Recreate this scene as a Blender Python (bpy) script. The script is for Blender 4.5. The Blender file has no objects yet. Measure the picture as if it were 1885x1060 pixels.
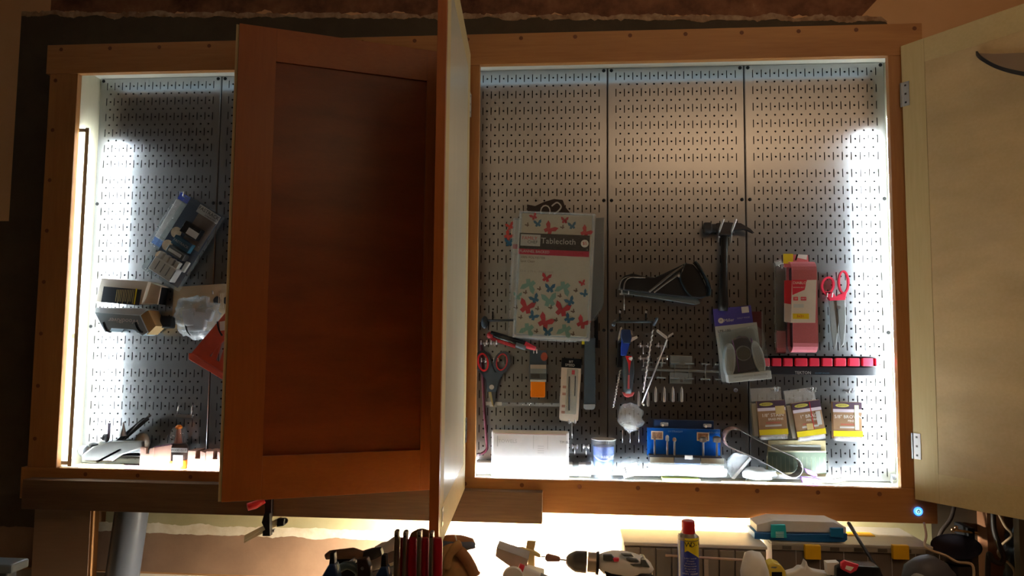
import bpy, math, random
from mathutils import Vector, Matrix, noise
random.seed(7)
S = bpy.context.scene
C = bpy.context.collection
IN = 0.0254
ZF = 94.0                      # inches from the floor to the top row of peg holes

# ---------------------------------------------------------------- camera
# units below are inches: x to the right, d out of the wall towards the room, z up
CX, CD, CZ = 11.558, 84.876, -31.79
YAW, PITCH, ROLL, FPX = -0.08022626, 0.0742, 0.0090, 1325.66
def _basis():
    cy, sy, cp, sp, cr, sr = math.cos(YAW), math.sin(YAW), math.cos(PITCH), math.sin(PITCH), math.cos(ROLL), math.sin(ROLL)
    f = Vector((sy*cp, cy*cp, sp)); r = Vector((cy, -sy, 0)); u = r.cross(f)
    return r*cr + u*sr, u*cr - r*sr, f
RT, UP, FW = _basis()
def W(x, d, z): return Vector((x*IN, -d*IN, (z+ZF)*IN))
cam = bpy.data.objects.new('camera', bpy.data.cameras.new('camera')); C.objects.link(cam)
cam.data.sensor_width = 36; cam.data.lens = FPX*36/1885
m = Matrix((RT, UP, -FW)).transposed().to_4x4(); m.translation = W(CX, CD, CZ); cam.matrix_world = m
cam.data.clip_start = 0.02
S.camera = cam

# ---------------------------------------------------------------- exposure, world, added uplight
S.view_settings.view_transform = 'Standard'; S.view_settings.look = 'None'
S.view_settings.gamma = 1; S.view_settings.use_curve_mapping = False
S.view_settings.exposure = 0.0
STRIP_V, STRIP_L, STRIP_T, STRIP_B, STRIP_U = 105.0, 85.0, .7, 300.0, 1900.0     # strengths of the LED strips and the added top glow
wd = bpy.data.worlds.new('world'); S.world = wd; wd.use_nodes = True
wd.node_tree.nodes['Background'].inputs[0].default_value = (1.0, 0.75, 0.5, 1)
wd.node_tree.nodes['Background'].inputs[1].default_value = 0.02
def area(name, loc, target, power, col, sx, sy):
    l = bpy.data.lights.new(name, 'AREA'); l.shape = 'RECTANGLE'; l.size = sx; l.size_y = sy; l.energy = power; l.color = col
    o = bpy.data.objects.new(name, l); C.objects.link(o); o.location = W(*loc)
    o.rotation_euler = (W(*target)-W(*loc)).to_track_quat('-Z', 'Y').to_euler(); return o
area('fill_uplight', (48, 88, -6), (48, 88, 14), 26.5, (1.0, 0.66, 0.41), 1.0, 0.8)  # added unseen lamp; brightens the ceiling that the steel panels mirror

# ---------------------------------------------------------------- geometry helpers
def at(u, v, d):               # the point at depth d seen at pixel (u, v)
    r = FW + RT*((u-942.5)/FPX) - UP*((v-530)/FPX)
    t = (CD-d)/r.y
    return (CX+t*r.x, CZ+t*r.z)
def P3(u, v, d):
    x, z = at(u, v, d); return (x, d, z)
LOC = {}
def thing(name, label, cat, loc, group=None):
    o = bpy.data.objects.new(name, None); C.objects.link(o); o.empty_display_size = .02
    o.location = W(*loc); LOC[o] = W(*loc)
    o['label'] = label; o['category'] = cat
    if group: o['group'] = group
    return o
def tag(o, label, cat, group=None):
    o['label'] = label; o['category'] = cat
    if group: o['group'] = group
    return o
def mesh(name, vs, fs, mt, parent=None, smooth=False, bevel=0, label=None, origin=None, raw=False):
    me = bpy.data.meshes.new(name)
    wv = vs if raw else [W(*v) for v in vs]
    if parent is not None: org = LOC[parent]
    elif origin is not None: org = W(*origin)
    else:
        org = Vector((sum(v.x for v in wv)/len(wv), sum(v.y for v in wv)/len(wv), min(v.z for v in wv)))
    me.from_pydata([v-org for v in wv], [], fs); me.validate(); me.update()
    me.materials.append(mt)
    if smooth:
        for p in me.polygons: p.use_smooth = True
    o = bpy.data.objects.new(name, me); C.objects.link(o)
    if parent is not None: o.parent = parent
    else: o.location = org
    LOC[o] = org
    if label: o['label'] = label
    if bevel:
        b = o.modifiers.new('bevel', 'BEVEL'); b.width = bevel*IN; b.segments = 2; b.limit_method = 'ANGLE'
    return o
def struct(o): o['kind'] = 'structure'; return o
BF = [(0,1,2,3),(7,6,5,4),(0,4,5,1),(1,5,6,2),(2,6,7,3),(3,7,4,0)]
def box(name, x0, x1, d0, d1, z0, z1, mt, parent=None, bevel=0, **k):
    vs = [(x0,d1,z0),(x1,d1,z0),(x1,d1,z1),(x0,d1,z1),(x0,d0,z0),(x1,d0,z0),(x1,d0,z1),(x0,d0,z1)]
    return mesh(name, vs, BF, mt, parent, bevel=bevel, **k)
def obox(name, c, a, b, n, mt, parent=None, bevel=0, **k):   # centre and three half-axis vectors (x, d, z)
    c = Vector(c); a = Vector(a); b = Vector(b); n = Vector(n)
    vs = [c-a-b+n, c+a-b+n, c+a+b+n, c-a+b+n, c-a-b-n, c+a-b-n, c+a+b-n, c-a+b-n]
    return mesh(name, [tuple(v) for v in vs], BF, mt, parent, bevel=bevel, **k)
def prism(name, pts, d0, d1, mt, parent=None, bevel=0, px=True, taper=1.0, **k):
    f = [at(u, v, d1) for u, v in pts] if px else pts
    cx = sum(p[0] for p in f)/len(f); cz = sum(p[1] for p in f)/len(f); n = len(f)
    area2 = sum(f[i][0]*f[(i+1)%n][1]-f[(i+1)%n][0]*f[i][1] for i in range(n))
    if area2 < 0: f = f[::-1]
    vs = [(cx+(x-cx)*taper, d1, cz+(z-cz)*taper) for x, z in f] + [(x, d0, z) for x, z in f]
    fs = [tuple(range(n)), tuple(range(2*n-1, n-1, -1))] + [(i, n+i, n+(i+1)%n, (i+1)%n) for i in range(n)]
    return mesh(name, vs, fs, mt, parent, bevel=bevel, **k)
def lean(name, pts, dt, db, th, mt, parent=None, bevel=0, **k):   # like prism, but the face leans from depth dt (top) to db (bottom)
    v0 = min(p[1] for p in pts); v1 = max(p[1] for p in pts)
    fr = [P3(u, v, dt+(db-dt)*(v-v0)/(v1-v0)) for u, v in pts]; n = len(fr)
    a2 = sum(fr[i][0]*fr[(i+1)%n][2]-fr[(i+1)%n][0]*fr[i][2] for i in range(n))
    if a2 < 0: fr = fr[::-1]
    vs = fr + [(x, d-th, z) for x, d, z in fr]
    fs = [tuple(range(n)), tuple(range(2*n-1, n-1, -1))] + [(i, n+i, n+(i+1)%n, (i+1)%n) for i in range(n)]
    return mesh(name, vs, fs, mt, parent, bevel=bevel, **k)
def ring(name, pts, hole, d0, d1, mt, parent=None, px=True, **k):  # outline with a matching hole outline (same number of points)
    f = [at(u, v, d1) for u, v in pts] if px else pts
    h = [at(u, v, d1) for u, v in hole] if px else hole
    n = len(f); vs = [(x,d1,z) for x,z in f]+[(x,d1,z) for x,z in h]+[(x,d0,z) for x,z in f]+[(x,d0,z) for x,z in h]
    fs = []
    for i in range(n):
        j = (i+1) % n
        fs += [(i, j, n+j, n+i), (2*n+i, 3*n+i, 3*n+j, 2*n+j), (i, 2*n+i, 2*n+j, j), (n+i, n+j, 3*n+j, 3*n+i)]
    return mesh(name, vs, fs, mt, parent, **k)
def tube(name, pts, r, mt, parent=None, n=8, smooth=True, closed=False, **k):
    pts = [Vector(p) for p in pts]; vs = []; fs = []; m_ = len(pts)
    rs = r if isinstance(r, (list, tuple)) else [r]*m_
    prev = None
    for i, p in enumerate(pts):
        if closed: t = (pts[(i+1) % m_]-pts[i-1]).normalized()
        else: t = (pts[min(i+1, m_-1)]-pts[max(i-1, 0)]).normalized()
        if prev is None:
            a = t.cross(Vector((0, 0, 1)))
            if a.length < .1: a = t.cross(Vector((0, 1, 0)))
        else: a = prev - t*prev.dot(t)
        a.normalize(); prev = a; b = t.cross(a)
        for q in range(n):
            an = 2*math.pi*q/n; vs.append(tuple(p+(a*math.cos(an)+b*math.sin(an))*rs[i]))
    for i in range(m_ if closed else m_-1):
        i2 = (i+1) % m_
        for q in range(n):
            fs.append((i*n+q, i*n+(q+1) % n, i2*n+(q+1) % n, i2*n+q))
    if not closed: fs += [tuple(range(n-1, -1, -1)), tuple(range((m_-1)*n, m_*n))]
    return mesh(name, vs, fs, mt, parent, smooth=smooth, **k)
def smooth_path(pts, k=5):
    pts = [Vector(p) for p in pts]; out = []
    for i in range(len(pts)-1):
        p0 = pts[max(i-1, 0)]; p1 = pts[i]; p2 = pts[i+1]; p3 = pts[min(i+2, len(pts)-1)]
        for j in range(k):
            t = j/k
            out.append(.5*((2*p1)+(p2-p0)*t+(2*p0-5*p1+4*p2-p3)*t*t+(3*p1-p0-3*p2+p3)*t**3))
    out.append(pts[-1]); return [tuple(p) for p in out]
def strap(name, path, w, th, mt, parent=None, wdir=(0, 1, 0), closed=False, **k):   # flat band following a path
    path = [Vector(p) for p in path]; wv = Vector(wdir).normalized(); vs = []; fs = []; m_ = len(path)
    for i, p in enumerate(path):
        if closed: t = (path[(i+1) % m_]-path[i-1]).normalized()
        else: t = (path[min(i+1, m_-1)]-path[max(i-1, 0)]).normalized()
        nn = t.cross(wv).normalized()
        for a, b in ((-.5, -.5), (.5, -.5), (.5, .5), (-.5, .5)): vs.append(tuple(p+wv*w*a+nn*th*b))
    for i in range(m_ if closed else m_-1):
        j = (i+1) % m_
        for q in range(4): fs.append((i*4+q, i*4+(q+1) % 4, j*4+(q+1) % 4, j*4+q))
    if not closed: fs += [(3, 2, 1, 0), tuple(range(m_*4-4, m_*4))]
    return mesh(name, vs, fs, mt, parent, smooth=False, **k)
def lathe(name, prof, base, mt, parent=None, axis=(0, 0, 1), n=24, smooth=True, **k):
    ax = Vector(axis).normalized(); a = ax.cross(Vector((0, 1, 0)))
    if a.length < .1: a = ax.cross(Vector((1, 0, 0)))
    a.normalize(); b = ax.cross(a); base = Vector(base); vs = []; fs = []
    for r, h in prof:
        for q in range(n):
            an = 2*math.pi*q/n; vs.append(tuple(base+ax*h+(a*math.cos(an)+b*math.sin(an))*max(r, .001)))
    for i in range(len(prof)-1):
        for q in range(n): fs.append((i*n+q, i*n+(q+1) % n, (i+1)*n+(q+1) % n, (i+1)*n+q))
    fs += [tuple(range(n-1, -1, -1)), tuple(range((len(prof)-1)*n, len(prof)*n))]
    o = mesh(name, vs, fs, mt, parent, smooth=smooth, **k)
    if smooth:
        e = o.modifiers.new('edges', 'EDGE_SPLIT'); e.split_angle = math.radians(40)
    return o
def blob(name, c, r, mt, parent=None, amp=.12, fr=1.0, seed=0, n=3, rot=0, flat=0.0, **k):
    import bmesh
    bm = bmesh.new(); bmesh.ops.create_icosphere(bm, subdivisions=n, radius=1)
    vs = []; ca, sa = math.cos(rot), math.sin(rot)
    for v in bm.verts:
        p = v.co; q = 1+amp*noise.noise(p*fr*2+Vector((seed*7.1, seed*3.3, 1)))*2+amp*.5*noise.noise(p*fr*5+Vector((seed, 0, 9)))*2
        x, y, z = p.x*q*r[0], p.y*q*r[1], p.z*q*r[2]
        if flat and z < -r[2]*flat: z = -r[2]*flat
        vs.append((c[0]+x*ca-z*sa, c[1]+y, c[2]+x*sa+z*ca))
    fs = [tuple(v.index for v in f.verts) for f in bm.faces]; bm.free()
    return mesh(name, vs, fs, mt, parent, smooth=True, **k)
def join_meshes(name, objs, mt=None):
    base = objs[0]; vs = []; fs = []; org = LOC[base]
    for o in objs:
        k0 = len(vs); vs += [v.co.copy() for v in o.data.vertices]; fs += [tuple(i+k0 for i in p.vertices) for p in o.data.polygons]
    me = bpy.data.meshes.new(name); me.from_pydata(vs, [], fs); me.update(); me.materials.append(mt or base.data.materials[0])
    base.data = me; base.name = name
    for o in objs[1:]: bpy.data.objects.remove(o)
    return base
def text(s, size, pos, mt, parent, ang=0.0, align='CENTER', name='lettering', u=None, nrm=None, ext=.004, sx=1.0):
    cu = bpy.data.curves.new('txt', 'FONT'); cu.body = s; cu.size = size*IN; cu.align_x = align; cu.align_y = 'CENTER'; cu.extrude = ext*IN; cu.resolution_u = 2
    cu.space_character = 1.0
    t = bpy.data.objects.new('txt', cu); C.objects.link(t)
    dg = bpy.context.evaluated_depsgraph_get(); me = bpy.data.meshes.new_from_object(t.evaluated_get(dg))
    bpy.data.objects.remove(t); bpy.data.curves.remove(cu)
    U = Vector((math.cos(ang), 0, math.sin(ang))) if u is None else Vector((u[0], -u[1], u[2])).normalized()
    Nn = Vector((0, -1, 0)) if nrm is None else Vector((nrm[0], -nrm[1], nrm[2])).normalized()
    V = Nn.cross(U).normalized()
    org = LOC[parent]; p = W(*pos)-org
    for v in me.vertices: v.co = p + U*v.co.x*sx + V*v.co.y + Nn*v.co.z
    me.name = name; me.materials.clear(); me.materials.append(mt)
    o = bpy.data.objects.new(name, me); C.objects.link(o); o.parent = parent; LOC[o] = org
    return o
def copy_tree(o, delta=(0, 0, 0), parent=None, label=None):
    c = o.copy(); C.objects.link(c)
    for k in ('parent',): pass
    if parent is not None: c.parent = parent
    else: c.location = o.location + Vector((delta[0]*IN, -delta[1]*IN, delta[2]*IN))
    LOC[c] = LOC[o]+Vector((delta[0]*IN, -delta[1]*IN, delta[2]*IN)) if o in LOC else c.location
    if label: c['label'] = label
    for ch in list(o.children): copy_tree(ch, (0, 0, 0), c)
    return c

# ---------------------------------------------------------------- materials
MC = {}
def mat(name, col, rough=.5, metal=0, var=.08, scale=40, bump=0, trans=0, coat=0, emit=None, es=0, spec=.5):
    if name in MC: return MC[name]
    mt = bpy.data.materials.new(name); mt.use_nodes = True; nt = mt.node_tree; b = nt.nodes['Principled BSDF']
    b.inputs['Roughness'].default_value = rough; b.inputs['Metallic'].default_value = metal
    b.inputs['Transmission Weight'].default_value = trans; b.inputs['Coat Weight'].default_value = coat
    b.inputs['Specular IOR Level'].default_value = spec
    tc = nt.nodes.new('ShaderNodeTexCoord'); nz = nt.nodes.new('ShaderNodeTexNoise'); nz.inputs['Scale'].default_value = scale; nz.inputs['Detail'].default_value = 4
    nt.links.new(tc.outputs['Object'], nz.inputs['Vector'])
    mx = nt.nodes.new('ShaderNodeMix'); mx.data_type = 'RGBA'
    mx.inputs[6].default_value = tuple(c*(1-var) for c in col)+(1,); mx.inputs[7].default_value = tuple(min(1, c*(1+var)) for c in col)+(1,)
    nt.links.new(nz.outputs['Fac'], mx.inputs[0]); nt.links.new(mx.outputs[2], b.inputs['Base Color'])
    if bump:
        bp = nt.nodes.new('ShaderNodeBump'); bp.inputs['Strength'].default_value = bump; bp.inputs['Distance'].default_value = .002
        nt.links.new(nz.outputs['Fac'], bp.inputs['Height']); nt.links.new(bp.outputs[0], b.inputs['Normal'])
    if emit: b.inputs['Emission Color'].default_value = emit+(1,); b.inputs['Emission Strength'].default_value = es
    MC[name] = mt; return mt
def wood(name, c1, c2, axis='Z', rough=.5, scale=9, knots=0.0, coat=0, knotcol=None, contrast=1.0, blotch=0.0):
    mt = bpy.data.materials.new(name); mt.use_nodes = True; nt = mt.node_tree; b = nt.nodes['Principled BSDF']; L = nt.links.new
    b.inputs['Roughness'].default_value = rough; b.inputs['Coat Weight'].default_value = coat; b.inputs['Coat Roughness'].default_value = .25
    tc = nt.nodes.new('ShaderNodeTexCoord'); mp = nt.nodes.new('ShaderNodeMapping')
    sc = {'Z': (1, 1, .07), 'X': (.07, 1, 1)}[axis]; mp.inputs['Scale'].default_value = sc
    L(tc.outputs['Object'], mp.inputs['Vector'])
    n1 = nt.nodes.new('ShaderNodeTexNoise'); n1.inputs['Scale'].default_value = scale; n1.inputs['Detail'].default_value = 3; n1.inputs['Distortion'].default_value = .6
    L(mp.outputs[0], n1.inputs['Vector'])
    mul = nt.nodes.new('ShaderNodeMath'); mul.operation = 'MULTIPLY'; mul.inputs[1].default_value = 9; L(n1.outputs['Fac'], mul.inputs[0])
    sn = nt.nodes.new('ShaderNodeMath'); sn.operation = 'SINE'; L(mul.outputs[0], sn.inputs[0])
    n2 = nt.nodes.new('ShaderNodeTexNoise'); n2.inputs['Scale'].default_value = 160; n2.inputs['Detail'].default_value = 5; L(mp.outputs[0], n2.inputs['Vector'])
    ad = nt.nodes.new('ShaderNodeMath'); ad.operation = 'MULTIPLY_ADD'; ad.inputs[1].default_value = .28*contrast; ad.inputs[2].default_value = .15; L(sn.outputs[0], ad.inputs[0])
    a2 = nt.nodes.new('ShaderNodeMath'); a2.operation = 'MULTIPLY_ADD'; a2.inputs[1].default_value = .7; L(n2.outputs['Fac'], a2.inputs[0]); L(ad.outputs[0], a2.inputs[2])
    mx = nt.nodes.new('ShaderNodeMix'); mx.data_type = 'RGBA'; mx.inputs[6].default_value = c1+(1,); mx.inputs[7].default_value = c2+(1,)
    L(a2.outputs[0], mx.inputs[0]); out = mx.outputs[2]
    if blotch:
        n3 = nt.nodes.new('ShaderNodeTexNoise'); n3.inputs['Scale'].default_value = 5; n3.inputs['Detail'].default_value = 3
        m3 = nt.nodes.new('ShaderNodeMapping'); m3.inputs['Scale'].default_value = (1, 1, 1) if axis == 'Z' else (.4, 1, 2.2)
        L(tc.outputs['Object'], m3.inputs['Vector']); L(m3.outputs[0], n3.inputs['Vector'])
        r3 = nt.nodes.new('ShaderNodeMapRange'); r3.inputs[1].default_value = .35; r3.inputs[2].default_value = .65; r3.inputs[3].default_value = 1-blotch; r3.inputs[4].default_value = 1+blotch*.5
        L(n3.outputs['Fac'], r3.inputs[0]); m4 = nt.nodes.new('ShaderNodeVectorMath'); m4.operation = 'SCALE'; L(out, m4.inputs[0]); L(r3.outputs[0], m4.inputs['Scale']); out = m4.outputs[0]
    if knots:
        vo = nt.nodes.new('ShaderNodeTexVoronoi'); vo.inputs['Scale'].default_value = knots; L(tc.outputs['Object'], vo.inputs['Vector'])
        rp = nt.nodes.new('ShaderNodeMapRange'); rp.inputs[1].default_value = .05; rp.inputs[2].default_value = .11; rp.inputs[3].default_value = 1; rp.inputs[4].default_value = 0
        L(vo.outputs['Distance'], rp.inputs[0])
        mk = nt.nodes.new('ShaderNodeMix'); mk.data_type = 'RGBA'; mk.inputs[7].default_value = (knotcol or tuple(c*.35 for c in c1))+(1,)
        L(out, mk.inputs[6]); L(rp.outputs[0], mk.inputs[0]); out = mk.outputs[2]
    L(out, b.inputs['Base Color'])
    bp = nt.nodes.new('ShaderNodeBump'); bp.inputs['Strength'].default_value = .15; bp.inputs['Distance'].default_value = .001
    L(n2.outputs['Fac'], bp.inputs['Height']); L(bp.outputs[0], b.inputs['Normal'])
    return mt
def film(name, col=(.95, .98, 1), gloss=.22, rough=.12, haze=.1):       # clear packaging plastic: a thin sheet, part see-through, part shine
    mt = bpy.data.materials.new(name); mt.use_nodes = True; nt = mt.node_tree; L = nt.links.new
    nt.nodes.remove(nt.nodes['Principled BSDF']); out = nt.nodes['Material Output']
    t = nt.nodes.new('ShaderNodeBsdfTransparent'); t.inputs[0].default_value = col+(1,)
    g = nt.nodes.new('ShaderNodeBsdfGlossy'); g.inputs['Roughness'].default_value = rough
    df = nt.nodes.new('ShaderNodeBsdfDiffuse'); df.inputs[0].default_value = (.85, .9, .92, 1)
    nz = nt.nodes.new('ShaderNodeTexNoise'); nz.inputs['Scale'].default_value = 60
    bp = nt.nodes.new('ShaderNodeBump'); bp.inputs['Strength'].default_value = .5; bp.inputs['Distance'].default_value = .003
    L(nz.outputs['Fac'], bp.inputs['Height']); L(bp.outputs[0], g.inputs['Normal'])
    m1 = nt.nodes.new('ShaderNodeMixShader'); m1.inputs[0].default_value = gloss; L(t.outputs[0], m1.inputs[1]); L(g.outputs[0], m1.inputs[2])
    m2 = nt.nodes.new('ShaderNodeMixShader'); m2.inputs[0].default_value = haze; L(m1.outputs[0], m2.inputs[1]); L(df.outputs[0], m2.inputs[2])
    L(m2.outputs[0], out.inputs[0]); return mt
def emis(name, col, s):
    mt = bpy.data.materials.new(name); mt.use_nodes = True; nt = mt.node_tree
    b = nt.nodes['Principled BSDF']; b.inputs['Base Color'].default_value = (.8, .8, .8, 1)
    b.inputs['Emission Color'].default_value = col+(1,); b.inputs['Emission Strength'].default_value = s; return mt

M_frame_x = wood('fir_stained_x', (.42, .175, .05), (.66, .335, .11), 'X', .42, 7, knots=0, coat=.15)
M_frame_z = wood('fir_stained_z', (.41, .17, .05), (.62, .31, .10), 'Z', .42, 7, knots=0, coat=.15)
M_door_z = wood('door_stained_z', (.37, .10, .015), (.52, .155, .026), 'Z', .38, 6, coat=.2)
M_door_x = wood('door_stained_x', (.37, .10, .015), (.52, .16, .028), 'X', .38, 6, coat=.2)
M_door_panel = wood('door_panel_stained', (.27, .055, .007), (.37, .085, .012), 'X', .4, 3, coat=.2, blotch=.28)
M_pine_z = wood('pine_raw_z', (.64, .50, .23), (.80, .66, .36), 'Z', .5, 6, knots=0)
M_pine_x = wood('pine_raw_x', (.64, .50, .23), (.80, .66, .36), 'X', .5, 6)
M_ply = wood('birch_plywood', (.66, .48, .23), (.80, .62, .36), 'X', .5, 4, blotch=.12)
M_cream = wood('cream_side_board', (.72, .66, .46), (.84, .78, .58), 'Z', .6, 6, contrast=.5)
M_cream_x = wood('cream_top_board', (.76, .74, .62), (.86, .84, .74), 'X', .6, 6, contrast=.4)
M_2x4 = wood('rough_sawn_board', (.115, .06, .03), (.25, .15, .075), 'X', .75, 8, contrast=1.2)
M_plug = mat('wood_plug', (.20, .07, .025), .6)
M_gap = mat('dark_gap', (.02, .018, .015), .9)
M_silver = mat('bright_steel', (.75, .77, .8), .28, 1)
M_steel = mat('grey_steel', (.42, .45, .48), .35, 1)
M_iron = mat('cast_iron', (.05, .05, .055), .5, .5, bump=.3)
M_black = mat('black_plastic', (.010, .011, .013), .45, spec=.25)
M_blackgl = mat('black_gloss', (.008, .010, .013), .25, spec=.35)
M_rubber = mat('dark_blue_grey_plastic', (.035, .055, .075), .45)
M_red = mat('red_plastic', (.55, .01, .02), .35)
M_redp = mat('pink_red_plastic', (.75, .04, .09), .35)
M_white = mat('white_print', (.85, .85, .83), .5)
M_cream_p = mat('cream_card', (.74, .66, .5), .7)
M_ltgrey = mat('light_grey_print', (.55, .56, .56), .6)
M_grey = mat('mid_grey', (.22, .24, .25), .6)
M_yellow = mat('yellow_print', (.85, .7, .02), .45)
M_orange = mat('orange_plastic', (.95, .25, .01), .3)
M_blue = mat('blue_plastic', (.0, .12, .62), .35)
M_navy = mat('navy_plastic', (.01, .035, .12), .4)
M_film = film('clear_film', gloss=.12, haze=.03)
M_film2 = film('cloudy_film', (.92, .95, .97), .24, .2, .2)
M_filmd = film('dim_film', (.88, .93, .94), .07, .1, .02)

# pegboard steel with a fine vertical grain
def steel_panel():
    mt = bpy.data.materials.new('galvanised_panel'); mt.use_nodes = True; nt = mt.node_tree; b = nt.nodes['Principled BSDF']; L = nt.links.new
    b.inputs['Metallic'].default_value = 1; b.inputs['Base Color'].default_value = (.42, .44, .46, 1)
    tc = nt.nodes.new('ShaderNodeTexCoord'); mp = nt.nodes.new('ShaderNodeMapping'); mp.inputs['Scale'].default_value = (1, 1, .06); L(tc.outputs['Object'], mp.inputs[0])
    nz = nt.nodes.new('ShaderNodeTexNoise'); nz.inputs['Scale'].default_value = 900; nz.inputs['Detail'].default_value = 3; L(mp.outputs[0], nz.inputs['Vector'])
    mr = nt.nodes.new('ShaderNodeMapRange'); mr.inputs[3].default_value = .27; mr.inputs[4].default_value = .34; L(nz.outputs['Fac'], mr.inputs[0]); L(mr.outputs[0], b.inputs['Roughness'])
    b.inputs['Anisotropic'].default_value = .6; tg = nt.nodes.new('ShaderNodeCombineXYZ'); tg.inputs[0].default_value = 1; L(tg.outputs[0], b.inputs['Tangent'])   # vertical brushing spreads light sideways
    bp = nt.nodes.new('ShaderNodeBump'); bp.inputs['Strength'].default_value = .12; bp.inputs['Distance'].default_value = .0003; L(nz.outputs['Fac'], bp.inputs['Height']); L(bp.outputs[0], b.inputs['Normal'])
    return mt
M_panel = steel_panel()

# wall materials
def wallmat(name, c1, c2, scale=4, rough=.85, c3=None):
    mt = bpy.data.materials.new(name); mt.use_nodes = True; nt = mt.node_tree; b = nt.nodes['Principled BSDF']; L = nt.links.new
    b.inputs['Roughness'].default_value = rough
    tc = nt.nodes.new('ShaderNodeTexCoord'); nz = nt.nodes.new('ShaderNodeTexNoise'); nz.inputs['Scale'].default_value = scale; nz.inputs['Detail'].default_value = 7; nz.inputs['Roughness'].default_value = .65
    L(tc.outputs['Object'], nz.inputs['Vector']); cr = nt.nodes.new('ShaderNodeValToRGB'); cr.color_ramp.elements[0].position = .35; cr.color_ramp.elements[1].position = .65
    cr.color_ramp.elements[0].color = c1+(1,); cr.color_ramp.elements[1].color = c2+(1,)
    if c3: e = cr.color_ramp.elements.new(.72); e.color = c3+(1,)
    L(nz.outputs['Fac'], cr.inputs[0]); L(cr.outputs[0], b.inputs['Base Color'])
    bp = nt.nodes.new('ShaderNodeBump'); bp.inputs['Strength'].default_value = .25; bp.inputs['Distance'].default_value = .002; L(nz.outputs['Fac'], bp.inputs['Height']); L(bp.outputs[0], b.inputs['Normal'])
    return mt
M_wall = wallmat('painted_wall', (.80, .48, .23), (.86, .53, .27), 5)
M_wall2 = wallmat('room_wall', (.16, .12, .09), (.20, .15, .11), 3)
M_paint_shade = wallmat('old_paint_and_shade', (.085, .06, .035), (.11, .08, .045), 12)
M_stain = wallmat('torn_reddish_paper', (.10, .035, .018), (.34, .15, .07), 9, c3=(.5, .28, .14))
M_torn = wallmat('torn_paper_edge', (.30, .16, .08), (.6, .42, .26), 30)
M_olive = wallmat('olive_paint', (.42, .38, .20), (.50, .45, .26), 6)
M_tornlt = wallmat('torn_pale_edge', (.75, .65, .46), (.9, .82, .66), 30)
M_kraft = wallmat('brown_drywall_paper', (.26, .155, .095), (.34, .21, .13), 7)
M_ceil = wallmat('ceiling_paint', (.56, .53, .47), (.62, .58, .52), 3)
M_concrete = wallmat('concrete_floor', (.10, .09, .08), (.14, .12, .11), 4)

# ---------------------------------------------------------------- room shell
RX0, RX1, RD1, ZC = -78, 120, 170, 14
wb = struct(box('wall_back', RX0, RX1, -5, -1, -94, ZC, M_wall))
struct(box('wall_left', RX0-4, RX0, -5, RD1, -94, ZC, M_wall2)); struct(box('wall_right', RX1, RX1+4, -5, RD1, -94, ZC, M_wall2))
struct(box('wall_front', RX0-4, RX1+4, RD1, RD1+4, -94, ZC, M_wall2))
struct(box('floor', RX0-4, RX1+4, -5, RD1+4, -98, -94, M_concrete)); struct(box('ceiling', RX0-4, RX1+4, -5, RD1+4, ZC, ZC+4, M_ceil))
def ragged(x0, x1, z, amp, step=.5, seed=0, slope=0):
    out = []; n = int(abs(x1-x0)/step)
    for i in range(n+1):
        x = x0+(x1-x0)*i/n; out.append((x, z+slope*(x-x0)+amp*(noise.noise(Vector((x*.35, seed, 0)))*1.6+noise.noise(Vector((x*1.9, seed, 5)))*.7)))
    return out
# old paint footprint around the cabinet, ragged along its top, and the torn band above it
xr, zr = at(1638, 40, -1)
sl = -.034
top = ragged(xr-.4, -60, 6.35, .35, .45, 1, sl)
fp = [(-60, -20), (xr-1, -20), (xr-.1, 3.6), (xr, 5.5)] + top
struct(prism('paint_and_shade_patch', fp, -1, -.96, M_paint_shade, wb, px=False))
t1 = ragged(-60, xr-.3, 6.35-sl*(xr+60), .35, .4, 1, sl); t2 = ragged(xr-1, -60, 7.0, .4, .4, 2, sl)
struct(prism('torn_paper_strip', t1+t2, -1, -.93, M_torn, wb, px=False))
t3 = ragged(-56, 46, 7.0-sl*102, .5, .4, 3, sl); t4 = ragged(52, -56, 13.4, .3, .6, 4)
struct(prism('stained_paper_patch', t3+t4, -1, -.95, M_stain, wb, px=False))
# dark patch low on the left, pale board at top left stays wall colour
struct(prism('paint_and_shade_patch', [(-77.9, -17), (-50, -17), (-50, -60)]+ragged(-50, -77.9, -58.2, .3, .5, 8), -1, -.965, M_paint_shade, wb, px=False))
struct(prism('paint_and_shade_patch', [(50.6, -44), (76, -44), (76, -59.5), (50.6, -59.5)], -1, -.965, M_paint_shade, wb, px=False))  # shade on the wall right of the cabinet, painted as a dark patch
# under the cabinet: olive paint, pale torn edge, brown paper
xa = -48.5
struct(prism('olive_paint_patch', [(-45, -44), (52, -44)]+ragged(52, -45, -54.6, .25, .4, 11, .006), -1, -.955, M_olive, wb, px=False))
struct(prism('torn_pale_strip', ragged(-47, 50, -54.3, .2, .35, 11)+ragged(50, -47, -55.4, .2, .35, 12), -1, -.93, M_tornlt, wb, px=False))
struct(prism('brown_paper_patch', ragged(-77.9, 52, -55.2, .22, .4, 12)+[(52, -60), (-77.9, -60)], -1, -.945, M_kraft, wb, px=False))

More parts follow.
